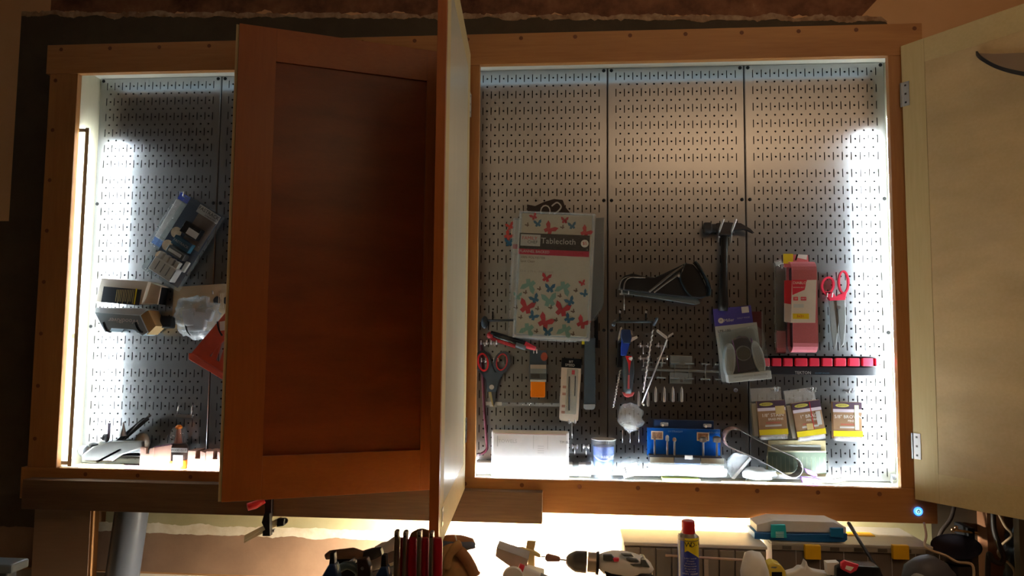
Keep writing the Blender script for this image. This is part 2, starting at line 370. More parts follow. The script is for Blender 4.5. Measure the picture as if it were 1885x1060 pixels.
# ---------------------------------------------------------------- pegboard panels
def panel_mesh():
    xs = set([.13, 15.87]); zs = set([1.0, -47.0]); sw, sh, dr = .055, .47, .12
    slots = set(); dots = set()
    for k in range(1, 16): xs |= {k-sw, k+sw}
    for k in range(1, 15): xs |= {k+.5-dr, k+.5+dr}
    for j in range(0, 48):
        if j % 12 == 11: continue
        if j % 2 == 0: zs |= {-j-sh, -j+sh}
        zs |= {-j-dr, -j+dr}
    zs = {z for z in zs if z >= -47.0}
    xs = sorted(xs); zs = sorted(zs); idx = {}; vs = []; fs = []
    def V(x, d, z):
        key = (round(x, 4), round(d, 4), round(z, 4))
        if key not in idx: idx[key] = len(vs); vs.append((x, d, z))
        return idx[key]
    for a in range(len(xs)-1):
        x0, x1 = xs[a], xs[a+1]; xm = (x0+x1)/2
        isslot = abs(xm-round(xm)) < sw and 1 <= round(xm) <= 15
        isdot = abs(xm-math.floor(xm)-.5) < dr and 1 <= math.floor(xm) <= 14
        for b in range(len(zs)-1):
            z0, z1 = zs[b], zs[b+1]; zm = (z0+z1)/2; j = round(-zm)
            if isslot and 0 <= j and j % 2 == 0 and abs(zm+j) < sh:
                for p, q in (((x0, z0), (x0, z1)), ((x1, z1), (x1, z0))):
                    fs.append((V(p[0], 0, p[1]), V(q[0], 0, q[1]), V(q[0], -.09, q[1]), V(p[0], -.09, p[1])))
                if abs(z0-(-j-sh)) < .001: fs.append((V(x1, 0, z0), V(x0, 0, z0), V(x0, -.09, z0), V(x1, -.09, z0)))
                if abs(z1-(-j+sh)) < .001: fs.append((V(x0, 0, z1), V(x1, 0, z1), V(x1, -.09, z1), V(x0, -.09, z1)))
                continue
            if isdot and j >= 0 and j % 12 != 11 and abs(zm+j) < dr and j < 47:
                c = .38*2*dr
                for cx, cz, sx, sz in ((x0, z0, 1, 1), (x1, z0, -1, 1), (x1, z1, -1, -1), (x0, z1, 1, -1)):
                    t = (V(cx, 0, cz), V(cx+sx*c, 0, cz), V(cx, 0, cz+sz*c))
                    fs.append(t if sx*sz > 0 else t[::-1])
                oc = [(x0+c, z0), (x1-c, z0), (x1, z0+c), (x1, z1-c), (x1-c, z1), (x0+c, z1), (x0, z1-c), (x0, z0+c)]
                for i in range(8):
                    p, q = oc[i], oc[(i+1) % 8]
                    fs.append((V(p[0], 0, p[1]), V(p[0], -.07, p[1]), V(q[0], -.07, q[1]), V(q[0], 0, q[1])))
                continue
            fs.append((V(x0, 0, z0), V(x1, 0, z0), V(x1, 0, z1), V(x0, 0, z1)))
    for x, xi in ((.04, .13), (15.96, 15.87)):
        s = 1 if x < 1 else -1
        fs.append((V(x, -.12, 1), V(x, -.12, -47), V(xi, 0, -47), V(xi, 0, 1)) if s > 0 else (V(xi, 0, 1), V(xi, 0, -47), V(x, -.12, -47), V(x, -.12, 1)))
        fs.append((V(x, -.12, 1), V(x, -.7, 1), V(x, -.7, -47), V(x, -.12, -47)) if s > 0 else (V(x, -.12, -47), V(x, -.7, -47), V(x, -.7, 1), V(x, -.12, 1)))
    for z in (1.0, -47.0): fs.append((V(.13, 0, z), V(15.87, 0, z), V(15.87, -.7, z), V(.13, -.7, z)))
    return vs, fs
pv, pf = panel_mesh()
pl_lab = ['perforated steel panel at the far left beside the cream cabinet side', 'perforated steel panel second from the left, a narrow strip seen by the door edge', 'perforated steel panel hidden behind the half open orange door',
          'perforated steel panel left in the right bay, behind the tablecloth packs', 'perforated steel panel in the middle of the right bay, behind the hammer', 'perforated steel panel at the far right, behind the red scissors']
p0 = mesh('pegboard_panel', [(x-48, d, z) for x, d, z in pv], pf, M_panel, origin=(-48, 0, -47)); tag(p0, pl_lab[0], 'pegboard', 'steel pegboard panels')
zsc = [.72, at(1117, 369, 0)[1], at(1117, 608, 0)[1], -46.5]
for sx in (.45, 15.55):
    for z in zsc:
        s0 = lathe('screw', [(.21, 0), (.21, .05), (.12, .11)], (-48+sx, 0, z), M_black, p0, axis=(0, 1, 0), n=10, smooth=False)
for i in range(1, 6): copy_tree(p0, (16*i, 0, 0), None, pl_lab[i])

# ---------------------------------------------------------------- the cabinet
cab = thing('tool_cabinet', 'large wall cabinet with stained fir face frame, cream inside and three orange wooden doors', 'cabinet', (-1, 0, -51))
box('back_panel', -49, 51, -.98, -.72, -48, 2, M_gap, cab)
box('side_panel', -48.9, -48.12, -.98, 3.25, -48, 1.8, M_cream, cab); box('side_panel', 48.1, 48.9, -.98, 3.25, -48, 1.8, M_cream, cab)
box('top_panel', -48.9, 48.9, -.98, 3.25, 1.06, 1.85, M_cream_x, cab); box('bottom_panel', -48.9, 48.9, -.98, 3.25, -47.9, -47.12, M_cream_x, cab)
box('stile', -51.7, -48.1, 3.25, 4, -46.95, .22, M_frame_z, cab, .05); box('stile', -2.9, 1.1, 3.25, 4, -46.95, .22, M_frame_z, cab, .05); box('stile', 46.7, 50.3, 3.25, 4, -46.95, .22, M_frame_z, cab, .05)
box('top_rail', -52.2, 50.4, 3.25, 4.05, .22, 3.85, M_frame_x, cab, .05); box('bottom_rail', -52.4, 50.3, 3.25, 4.05, -50.55, -46.95, M_frame_x, cab, .05)
pg = lathe('plug', [(.24, 0), (.24, .015)], (-50.4, 4.05, 3.25), M_plug, cab, axis=(0, 1, 0), n=10, smooth=False)
def plug_at(x, d, z):
    c = pg.copy(); C.objects.link(c); c.location = pg.location + Vector(((x+50.4)*IN, -(d-4.05)*IN, (z-3.25)*IN))
for i in range(1, 17):
    if -50.4+6.25*i < 50: plug_at(-50.4+6.25*i, 4.05, 3.25)
for i in range(1, 17):
    if -50.8+6.35*i < 49.5: plug_at(-50.8+6.35*i, 4.05, -47.6)
for i in range(8): plug_at(-50.95, 4.0, -.6-6.15*i)
# dark seam lines and knots on the cream side
for (u, v, dd) in ((147, 320, 1.6), (147, 636, 2.2), (130, 785, 2.4), (149, 210, 1.9)):
    pass
for z, d, r in ((-11.5, 2.0, .16), (-6.3, 1.9, .14), (-31.6, 2.3, .3), (-42.0, 1.8, .2)):
    lathe('knot', [(r, 0), (r, .02)], (-48.12, d, z), mat('knot_brown', (.22, .12, .05), .7), cab, axis=(1, 0, 0), n=12, smooth=False)

# LED strips behind the frame, the top one added, on cream cleats, lighting the panels
M_led = emis('led_cool', (.86, .95, 1.0), STRIP_V); M_ledl = emis('led_cool_left', (.86, .95, 1.0), STRIP_L)
M_glow_top = emis('added_dim_blue_glow', (.55, .8, 1.0), STRIP_T); M_ledb = emis('led_cool_bottom', (.86, .95, 1.0), STRIP_B); M_ledu = emis('led_under_cabinet', (1.0, .93, .80), STRIP_U)
def strip(label, x0, x1, d0, d1, z0, z1, mled, cleat):
    t = thing('led_strip', label, 'light strip', (x0, d0, min(z0, z1)))
    box('light_bar', x0, x1, d0, d1, z0, z1, mled, t)
    box('channel', *cleat, M_cream, t)
    return t
t_ = strip('cool white light strip behind the left stile of the cabinet', -47.25, -46.85, 3.08, 3.16, -46, -6.4, M_ledl, (-47.3, -46.82, 3.17, 3.24, -46.9, -6.3))
box('channel', -48.1, -47.3, 3.17, 3.24, -46.7, -46.3, M_white, t_); box('channel', -48.1, -47.3, 3.17, 3.24, -6.8, -6.4, M_white, t_)
strip('cool white light strip behind the right stile of the cabinet', 46.75, 47.15, 3.08, 3.16, -46, -6.4, M_led, (46.72, 48.09, 3.17, 3.24, -46.9, -6.3))
strip('added dim bluish light strip behind the top rail', -47, 47, 2.8, 2.9, .45, .8, M_glow_top, (-47.2, 47.2, 2.91, 3.24, .4, 1.0))  # added strip; its weak glow makes the blue band on the panels
strip('cool white light strip low behind the bottom rail', -46, 46, 3.08, 3.18, -47.08, -46.97, M_ledb, (-46.2, 46.2, 3.19, 3.24, -47.1, -46.96))
box('bottom_cleat', -49, 50, -.98, 3.24, -48.6, -47.95, M_cream_x, cab)
strip('warm white light strip under the cabinet over the bench', -4, 33, 2.0, 3.0, -49.0, -48.9, M_ledu, (-4.2, 33.2, 1.7, 3.2, -48.88, -48.62))

# doors
def door(h, u, nrm, zt, zb, tag_):
    U = Vector((u[0], u[1], 0)).normalized(); Nn = Vector((nrm[0], nrm[1], 0)).normalized(); H = Vector((h[0], h[1], 0))
    def bx(name, s0, s1, t0, t1, z0, z1, mt, par, bevel=.03):
        c = H+U*((s0+s1)/2)+Nn*((t0+t1)/2)+Vector((0, 0, (z0+z1)/2))
        return obox(name, c, U*((s1-s0)/2), (0, 0, (z1-z0)/2), Nn*((t1-t0)/2), mt, par, bevel)
    return bx, U, Nn, H
def door_root(h, zt, zb):
    o = bpy.data.objects.new('door', None); C.objects.link(o); o.parent = cab
    o.location = W(h[0], h[1], zb)-LOC[cab]; LOC[o] = W(h[0], h[1], zb); o.empty_display_size = .02; return o
ZT, ZB = 1.15, -48.0
# door 1: orange front towards the room, half open
h1 = (-.95, 4.75); d1 = door_root(h1, ZT, ZB); d1['label'] = 'half open orange shaker door'
bx, U1, N1, H1 = door(h1, (-22, 9.6), (.397, .918), ZT, ZB, 0)
bx('stile', 0, 4.0, -.75, 0, ZB, ZT, M_door_z, d1); bx('stile', 20.25, 24, -.75, 0, ZB, ZT, M_door_z, d1)
bx('top_rail', 4.0, 20.25, -.75, -.003, -2.45, ZT, M_door_x, d1); bx('bottom_rail', 4.0, 20.25, -.75, -.003, ZB, -43.65, M_door_x, d1)
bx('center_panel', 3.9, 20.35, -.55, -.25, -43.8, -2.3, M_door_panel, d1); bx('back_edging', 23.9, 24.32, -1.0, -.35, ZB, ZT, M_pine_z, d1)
# door 2: seen edge on, inner face lit
h2 = (.1, 4.75); d2 = door_root(h2, ZT, ZB); d2['label'] = 'door opened straight out, seen edge on'
bx2, U2, N2, H2 = door(h2, (1.42, 23.9), (23.9, -1.42), ZT, ZB, 0)
bx2('edge_band', 23.3, 24, -.75, -.0, ZB, ZT, M_door_z, d2, .02)
bx2('front_frame', 0, 23.3, -.75, -.3, ZB, ZT, M_door_z, d2, .02)
bx2('stile', 20.8, 23.3, -.3, 0, ZB, ZT, M_pine_z, d2, .02); bx2('stile', 0, 2.5, -.3, 0, ZB, ZT, M_pine_z, d2, .02)
bx2('top_rail', 2.5, 20.8, -.3, 0, -1.35, ZT, M_pine_x, d2, .02); bx2('bottom_rail', 2.5, 20.8, -.3, 0, ZB, -45, M_pine_x, d2, .02)
bx2('center_panel', 2.5, 20.8, -.3, -.02, -45, -1.35, wood('pale_plywood', (.66, .60, .44), (.78, .72, .56), 'Z', .35, 4, coat=.3), d2, .01)
def hinge(bxf, s, z, root, t0=0):
    a = bxf('hinge', s, s+.8, t0, t0+.06, z-1.35, z+1.35, M_silver, root, .01)
    b = bxf('hinge_barrel', s-.16, s+.02, t0-.02, t0+.14, z-1.35, z+1.35, M_steel, root, .02)
    for dz in (-.95, 0, .95): bxf('hinge_screw', s+.3, s+.5, t0+.06, t0+.08, z+dz-.1, z+dz+.1, M_iron, root, 0)
hinge(bx2, -.1, -4.8, d2); hinge(bx2, -.1, -41.6, d2)
bx2('catch_plate', 21.2, 22.0, 0, .05, -46.6, -45.2, M_silver, d2, .01); bx2('catch_slot', 21.4, 21.75, .05, .07, -46.3, -45.5, M_black, d2, 0)
# door 3: wide open at right, raw inner face towards the room
h3 = (47.95, 4.3); d3 = door_root(h3, ZT, ZB); d3['label'] = 'wide open door showing its pale unstained back'
bx3, U3, N3, H3 = door(h3, (.593, .805), (-.805, .593), ZT, ZB, 0)
bx3('stile', 0, 2.5, -.3, 0, ZB, ZT, M_pine_z, d3, .02); bx3('stile', 21.5, 24, -.3, 0, ZB, ZT, M_pine_z, d3, .02)
bx3('top_rail', 2.5, 21.5, -.3, -.01, -1.45, ZT, M_pine_x, d3, .02); bx3('bottom_rail', 2.5, 21.5, -.3, -.01, ZB, -45, M_pine_x, d3, .02)
bx3('center_panel', 2.52, 21.5, -.3, -.03, -45, -1.45, M_ply, d3, .01); bx3('front_frame', 0, 24, -.75, -.3, ZB, ZT, M_door_z, d3, .02)
hinge(bx3, .0, at(1665, 173, 4.6)[1], d3); hinge(bx3, .0, at(1682, 821, 4.6)[1], d3)
def on3(u, v, t=0):
    r = FW + RT*((u-942.5)/FPX) - UP*((v-530)/FPX); r = Vector((r.x, -r.y, r.z)); o = Vector((CX, CD, CZ))
    k = ((H3+N3*t-o).dot(N3))/r.dot(N3); return tuple(o+r*k)
hk = thing('curved_door_handle', 'dark curved metal bracket fixed high on the pale back of the open right door', 'bracket', on3(1820, 110))
pp = smooth_path([on3(1798, 98, .1), on3(1806, 107, 1.0), on3(1830, 121, 1.4), on3(1860, 131, 1.5), on3(1905, 140, 1.4)], 5)
strap('bracket_arm', pp, .42, .16, M_iron, hk, (0, 0, 1))
q3 = [on3(1799, 98, .25), on3(1830, 99, .25), on3(1860, 98, .25), on3(1905, 96, .25), on3(1905, 138, .25), on3(1860, 129, .25), on3(1830, 119, .25), on3(1808, 106, .25)]
n3 = len(q3); mesh('bracket_plate', q3+[tuple(Vector(p)-N3*.2) for p in q3], [tuple(range(n3)), tuple(range(2*n3-1, n3-1, -1))]+[(i, (i+1) % n3, n3+(i+1) % n3, n3+i) for i in range(n3)], mat('bracket_brown', (.30, .20, .12), .5), hk)
# power button on the bottom rail
bt = thing('power_button', 'round push button with a glowing blue ring on the bottom rail', 'button', (48.36, 4.1, -49.6))
bc = P3(1690, 941, 4.1)
lathe('button_ring', [(.45, 0), (.45, .08), (.3, .1)], bc, emis('blue_glow', (.01, .14, 1.0), 4.5), bt, axis=(0, 1, 0), n=20)
lathe('button_face', [(.27, 0), (.27, .13)], bc, emis('white_glow', (.35, .75, 1.0), 1.4), bt, axis=(0, 1, 0), n=16)
ring('power_symbol', [(bc[0]+.17*math.cos(a*math.pi/6), bc[2]+.17*math.sin(a*math.pi/6)) for a in range(12)], [(bc[0]+.11*math.cos(a*math.pi/6), bc[2]+.11*math.sin(a*math.pi/6)) for a in range(12)], 4.23, 4.245, M_navy, bt, px=False)
box('power_mark', bc[0]-.03, bc[0]+.03, 4.23, 4.25, bc[2], bc[2]+.22, M_navy, bt)
# rough board clamped across the bottom rail
bd = box('rough_board', -50.95, 8.67, 4.06, 5.56, -51.4, -48.06, M_2x4, bevel=.06); tag(bd, 'dark rough sawn board running under the left part of the cabinet', 'board')
class Fr:                      # a tilted flat frame: local inches (a right, b up) on a plane at depth d
    def __init__(s, u, v, d, deg, parent=None):
        s.x, s.z = at(u, v, d); s.d = d; s.a = math.radians(deg); s.p = parent
    def pt(s, a, b): return (s.x+a*math.cos(s.a)-b*math.sin(s.a), s.z+a*math.sin(s.a)+b*math.cos(s.a))
    def poly(s, name, pts, e0, e1, mt, bevel=0, **k): return prism(name, [s.pt(*p) for p in pts], s.d+e0, s.d+e1, mt, s.p, bevel, px=False, **k)
    def rect(s, name, a0, a1, b0, b1, e0, e1, mt, bevel=0, **k): return s.poly(name, [(a0, b0), (a1, b0), (a1, b1), (a0, b1)], e0, e1, mt, bevel, **k)
    def disc(s, name, a, b, r, e0, e1, mt, n=16, ry=None, bevel=0): return s.poly(name, [(a+r*math.cos(i*2*math.pi/n), b+(ry or r)*math.sin(i*2*math.pi/n)) for i in range(n)], e0, e1, mt, bevel)
    def ring(s, name, pts, hole, e0, e1, mt, **k): return ring(name, [s.pt(*p) for p in pts], [s.pt(*p) for p in hole], s.d+e0, s.d+e1, mt, s.p, px=False, **k)
    def oval(s, name, a, b, rx, ry, th, e0, e1, mt, n=20, sk=0):
        o = []; h = []
        for i in range(n):
            c, q = math.cos(i*2*math.pi/n), math.sin(i*2*math.pi/n)
            o.append((a+rx*c+sk*q, b+ry*q)); h.append((a+(rx-th)*c+sk*q, b+(ry-th)*q))
        return s.ring(name, o, h, e0, e1, mt)
    def txt(s, t, a, b, size, mt, e=.02, deg=0, **k):
        x, z = s.pt(a, b); return text(t, size, (x, s.d+e, z), mt, s.p, s.a+math.radians(deg), **k)
    def tube(s, name, pts, r, mt, **k): return tube(name, [(s.pt(a, b)[0], s.d+e, s.pt(a, b)[1]) for a, b, e in pts], r, mt, s.p, **k)
def T(name, label, cat, u, v, d, group=None):
    x, z = at(u, v, d); return thing(name, label, cat, (x, d, z), group)
def peg_hook(label, u, v, L=1.4, w=.9, mt=None, group=None, drop=.8):      # double ended steel peg hook standing out of the panel
    t = T('peg_hook', label, 'hook', u, v, .1, group); f = Fr(u, v, 0, 0, t); mt = mt or M_silver
    f.rect('hook_plate', -w/2, w/2, -.12, .12, .0, .14, mt, .02)
    for s in (-1, 1): f.tube('prong', [(s*w*.35, .1, .1), (s*w*.35, 0, L*.5), (s*w*.35, -.1, L), (s*w*.35, .35, L+.15)], .075, mt, n=6)
    f.tube('hook_stem', [(0, 0, .12), (0, -drop, .16)], .07, mt, n=6)
    return t

# ================================================================ left bay
t = T('blister_pack', 'clear blister pack with navy card and white plastic clips, hanging tilted in the left bay', 'package', 340, 440, .1)
f = Fr(352, 363, 1.0, -31, t)
f.rect('backing_card', 0, 4.7, -10.2, 0, -.06, 0, mat('fastrack_navy', (.02, .035, .07), .5))
f.rect('card_photo', 1.9, 4.5, -5.2, -.25, 0, .02, mat('card_photo_brown', (.16, .11, .08), .5, var=.5, scale=30))
f.rect('title_band', 1.5, 4.65, -1.15, -.1, .02, .03, mat('grey_title', (.42, .40, .40), .5)); f.txt('FASTRACK', 3.05, -.5, .62, M_black, .04)
f.txt('STORAGE SYSTEM', 3.6, -.95, .22, M_black, .04)
for b in (-4.6, -6.5, -8.1): f.disc('round_photo', .75+(-.1 if b < -6 else 0), b, .68, 0, .02, mat('round_photo_tan', (.62, .42, .26), .6, var=.4, scale=80))
f.txt('FASTRACK', .9, -9.6, .3, M_ltgrey, .02)
f.rect('hook_holder', 1.5, 3.9, -4.1, -2.6, 0, 1.0, M_blackgl, .1); f.rect('white_tag', 2.4, 3.9, -3.9, -3.1, 1.0, 1.02, M_white)
f.rect('brand_strip', 1.3, 3.8, -5.9, -4.7, 0, .8, mat('teal_strip', (.03, .13, .22), .4), .05); f.txt('FASTRACK', 2.5, -5.3, .45, M_ltgrey, .82)
f.rect('wall_plate', 1.4, 3.9, -7.0, -6.1, 0, 1.1, M_steel, .1); f.rect('wall_plate_face', 1.7, 3.5, -6.75, -6.4, 1.1, 1.14, M_white)
f.rect('white_clip_block', .8, 4.1, -9.9, -8.1, 0, 1.3, M_white, .12)
for k in range(4): f.rect('clip_finger', 1.0+k*.78, 1.55+k*.78, -8.2, -7.3, .5, 1.2, M_white, .05); f.rect('clip_slot', 1.6+k*.78, 1.72+k*.78, -9.5, -8.3, 1.3, 1.32, M_grey)
f.rect('anchor_bag', 4.0, 4.5, -8.2, -6.8, 0, .4, M_white, .1)
f.rect('blister_shell', -.1, 5.2, -10.6, .2, -.1, 1.5, M_filmd, .25, taper=.93)
t = T('blue_header_pack', 'slim clear pack with blue header behind the tilted blister pack', 'package', 330, 400, .1)
f = Fr(334, 354, .1, -29, t)
f.rect('blue_header', 0, 2.6, -.9, 0, 0, .1, mat('royal_blue', (.01, .06, .55), .4)); f.rect('contents', .1, 1.7, -6.3, -.9, 0, .55, mat('pale_contents', (.55, .55, .54), .5, var=.35, scale=60), .15)
f.rect('blue_footer', 0, 2.4, -7.2, -6.3, 0, .2, mat('soft_blue', (.12, .25, .6), .4)); f.rect('plastic_sleeve', -.15, 2.7, -7.4, .1, 0, .65, M_film, .1)
f.tube('hanging_hook', [(1.0, -.3, 0), (1.0, -.2, 1.0), (1.0, .35, 1.2)], .09, M_silver, n=6)

t = T('sharpening_box', 'cream box with dark printed panel, upper of two boxes in the left bay', 'box', 228, 560, .1)
fr = [(187, 512), (273, 518), (260, 560), (175, 555)]
prism('box_body', fr, .1, 2.55, mat('cream_box', (.72, .68, .58), .6), t, .04)
prism('printed_panel', [(191, 527), (261, 533), (256, 562), (186, 556)], 2.6, 2.62, mat('panel_print_blue_black', (.025, .035, .05), .4), t)
prism('yellow_line', [(250, 531), (252.5, 531), (248, 560), (245.5, 560)], 2.62, 2.64, M_yellow, t)
for k in range(11):
    u = 246-k*3.1; L = 22 if k % 3 else 26
    prism('text_line', [(u, 533), (u+1.3, 533), (u-2, 533+L), (u-3.3, 533+L)], 2.62, 2.635, mat('gold_text', (.5, .45, .22), .5), t)
prism('side_flap', [(274, 519), (296, 527), (290, 560), (262, 558)], .2, 1.9, mat('flap_tan', (.55, .48, .38), .7), t, .04)
prism('tuck_edge', [(295, 528), (298, 529), (292, 560), (289, 560)], .2, 1.7, M_black, t)
t = T('grey_tool_box', 'grey box lying upside down with white lettering and tan end, lower of two boxes', 'box', 225, 612, .1)
prism('box_body', [(174, 575), (257, 580), (272, 612), (262, 618), (252, 611), (246, 607), (205, 604), (202, 610), (193, 611), (187, 600)], .3, 2.8, mat('box_grey_blue', (.30, .38, .43), .5), t, .05)
prism('box_top', [(177, 566), (262, 567), (272, 570), (257, 581), (173, 575)], .2, 2.65, mat('box_top_pale', (.55, .6, .62), .6), t, .03)
prism('box_end', [(258, 581), (273, 571), (287, 600), (271, 616)], .4, 2.6, mat('kraft_end', (.42, .28, .12), .7), t, .03)
f = Fr(226, 590, 2.82, -3, t); f.txt('WoodRiver', .1, .0, .8, M_white, .0, 180)
for u in (193, 252): strap('end_loop', smooth_path([P3(u-2, 593, 2.85), P3(u+1, 602, 3.0), P3(u+7, 610, 3.0), P3(u+11, 611, 2.85)], 4), .25, .18, M_blackgl, t)
f.rect('dark_end_block', 3.6, 5.2, -.6, .9, -2.6, -1.6, M_black, .2)  # dark block behind the right end of the box

t = T('bagged_parts', 'crinkled clear bag of white parts stapled to a tan card in the left bay', 'package', 365, 570, .1)
prism('tan_card', [(320, 528), (432, 521), (432, 612), (316, 604)], .15, .25, mat('tan_card', (.62, .5, .32), .7), t)
f = Fr(405, 553, .26, 0, t)
for a in (-.35, .9): f.disc('card_hole_photo', a, 0, .5, 0, .02, M_iron); 
for k in range(4): f.rect('card_print', -.2+k*.2, -.1+k*.2, -.9, .9, .02, .04, mat('card_print_tan', (.7, .6, .42), .6))
for (u, v, w, h, r) in ((352, 580, .75, 2.2, .35), (372, 585, .8, 2.0, -.2), (362, 600, 1.2, .7, .1), (388, 575, .5, 1.5, -.5)):
    fq = Fr(u, v+5, .4, math.degrees(r)*.6, t); fq.rect('white_part', -w, w, -h/2, h/2, 0, .7, mat('translucent_white', (.62, .64, .66), .35), .2)
blob('plastic_bag', (at(364, 584, 1.0)[0], 1.15, at(364, 584, 1.0)[1]), (2.7, .65, 2.45), M_film2, t, amp=.16, fr=1.6, seed=3, n=4, rot=-.35)
tube('black_tie', smooth_path([P3(341, 596, 1.5), P3(344, 608, 1.6), P3(351, 617, 1.5)], 4), .1, M_black, t, n=6)
tube('hanging_hook', [P3(392, 540, .2), P3(392, 541, 1.3), P3(391, 535, 1.5)], .08, M_silver, t, n=6)

t = T('speed_square', 'red triangular plastic square hanging behind the edge of the half open door', 'square', 395, 640, .1)
mr = mat('red_square_plastic', (.60, .12, .08), .4, var=.2, scale=25)
ring('triangle_plate', [(428, 560), (348, 655), (432, 706)], [(421, 617), (385, 655), (423, 678)], 2.1, 2.35, mr, t)
prism('base_lip', [(347, 650), (352, 650), (435, 703), (435, 714), (347, 661)], 1.95, 2.8, mr, t, .05)
prism('scale_web', [(418, 622), (424, 622), (410, 676), (402, 672)], 2.1, 2.33, mr, t)
prism('scale_web', [(404, 625), (411, 618), (396, 668), (386, 662)], 2.1, 2.33, mr, t)
prism('price_sticker', [(404, 592), (417, 590), (418, 607), (405, 609)], 2.35, 2.37, M_white, t)
tube('black_tie', smooth_path([P3(400, 592, 2.45), P3(403, 607, 2.6), P3(409, 618, 2.45)], 4), .11, M_black, t, n=6)

t = T('wire_bracket', 'small empty steel bracket hooked on the left bay panel above the glue bottle', 'bracket', 343, 757, .1)
f = Fr(343, 764, 0, -1, t); f.rect('front_plate', -1.1, 1.1, -.22, .15, .55, .65, M_silver, .02)
for s in (-1, 1): f.tube('bracket_arm', [(s*.85, 1.25, .0), (s*.85, 1.05, .35), (s*.9, 0, .6)], .08, M_silver, n=6)
f.rect('base_plate', -1.0, 1.0, -.1, .1, .02, .5, M_steel)

# planes and blocks on the cabinet bottom (floor of the bay is z -47.1)
ZBOT = -47.1
t = thing('bench_plane', 'grey iron hand plane with raised blade and dark lever cap in the left bay', 'hand plane', (at(215, 850, 2)[0], 2, ZBOT), 'hand planes piled in the left corner')
x0, _ = at(160, 840, 2)
box('plane_sole', x0, x0+7.8, .3, 1.8, ZBOT+1.0, ZBOT+1.35, M_steel, t, .04)
prism('side_wall', [(163, 838), (268, 832), (262, 822), (238, 808), (205, 812), (170, 824)], .3, .45, M_steel, t, .03); prism('side_wall', [(163, 838), (268, 832), (262, 822), (238, 808), (205, 812), (170, 824)], 1.6, 1.75, M_steel, t, .03)
obox('blade', (at(213, 818, 1)[0], 1.05, at(213, 822, 1)[1]), (1.75, 0, 1.75), (0, .6, 0), (-.07, 0, .07), M_silver, t, .02)
obox('lever_cap', (at(240, 795, 1)[0], 1.15, at(243, 796, 1)[1]), (2.0, 0, 1.7), (0, .55, 0), (-.13, 0, .15), M_black, t, .05)
tube('adjuster_rod', [P3(228, 810, 1.6), P3(255, 781, 1.7), P3(277, 764, 1.7)], .14, M_iron, t)
blob('tote', P3(262, 815, 1.1), (1.0, .5, 1.2), mat('pale_horn', (.52, .5, .42), .4), t, amp=.1, n=2)
lathe('front_knob', [(.35, 0), (.3, .3), (.55, .8), (.5, 1.2), (.2, 1.35)], (at(172, 830, 1)[0], 1.05, ZBOT+1.35), M_iron, t, n=14)
t = thing('block_plane', 'small white-lit block plane with upright bolt, leaning against the bench plane', 'hand plane', (at(180, 850, 3)[0], 3, ZBOT), 'hand planes piled in the left corner')
prism('plane_body', [(150, 850), (205, 851), (222, 838), (262, 824), (262, 812), (205, 812), (170, 822), (150, 838)], 1.95, 2.5, mat('nickel_plane', (.55, .56, .54), .3, .8, bump=.2), t, .12)
obox('blade', (at(203, 838, 2.2)[0], 2.25, at(203, 838, 2.2)[1]), (1.5, 0, .8), (0, .25, 0), (-.08, 0, .12), M_silver, t, .02)
lathe('upright_bolt', [(.16, 0), (.16, 1.6), (.22, 1.7)], P3(200, 805, 2.2), mat('bolt_purple_grey', (.12, .10, .14), .4, .6), t, n=10)
lathe('pointed_knob', [(.42, 0), (.3, .5), (.12, 1.3), (.05, 1.6)], P3(226, 802, 2.25), M_steel, t, n=12)
lathe('adjuster_wheel', [(.5, 0), (.5, .35)], P3(192, 806, 2.3), M_iron, t, axis=(1, 0, 0), n=14)
blob('rounded_heel', P3(155, 830, 2.2), (.8, .3, .75), M_steel, t, amp=.1, n=2)
t = thing('wooden_stick', 'pale stick with dark tip lying under the hand planes', 'stick', (at(200, 855, 3.4)[0], 3.45, ZBOT))
xs, _ = at(152, 855, 2.7); box('stick_body', xs, xs+5.2, 2.6, 2.82, ZBOT+.02, ZBOT+.5, M_pine_x, t, .03); box('stick_tip', xs+5.2, xs+7.0, 2.62, 2.8, ZBOT+.04, ZBOT+.45, mat('dark_tip', (.06, .02, .03), .5), t, .03)
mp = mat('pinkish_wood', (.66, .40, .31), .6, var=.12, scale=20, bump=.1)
def vblock(label, u0, u1, back=0.0, wd=1.75):
    xa, _ = at(u0, 862, 2.7); xb, _ = at(u1, 862, 2.7); xm = (xa+xb)/2
    t = thing('notched_block', label, 'wood block', (xm, 2.5, ZBOT), 'notched pink wood blocks in the left bay')
    w = xb-xa; h = 2.25
    pts = [(xa, ZBOT), (xb, ZBOT), (xb, ZBOT+h*.92), (xb-w*.28, ZBOT+h), (xb-w*.28, ZBOT+h*.6), (xa+w*.42, ZBOT+h*.6), (xa+w*.42, ZBOT+h), (xa, ZBOT+h)]
    prism('block_body', pts, .6, 2.75, mp, t, .03, px=False); return t
t = thing('notched_block', 'large notched pink wood block left of the glue bottle', 'wood block', (at(282, 862, 3)[0], 2.5, ZBOT), 'notched pink wood blocks in the left bay')
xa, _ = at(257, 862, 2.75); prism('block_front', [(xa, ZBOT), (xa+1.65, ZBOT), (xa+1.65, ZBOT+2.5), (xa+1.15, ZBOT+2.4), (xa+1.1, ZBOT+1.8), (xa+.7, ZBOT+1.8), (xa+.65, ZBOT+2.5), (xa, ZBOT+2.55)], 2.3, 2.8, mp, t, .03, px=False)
prism('block_side', [(xa+1.65, ZBOT), (xa+3.7, ZBOT), (xa+3.7, ZBOT+2.85), (xa+1.65, ZBOT+2.5)], 1.9, 2.7, mat('pinkish_wood_dark', (.60, .34, .25), .6), t, .03, px=False)
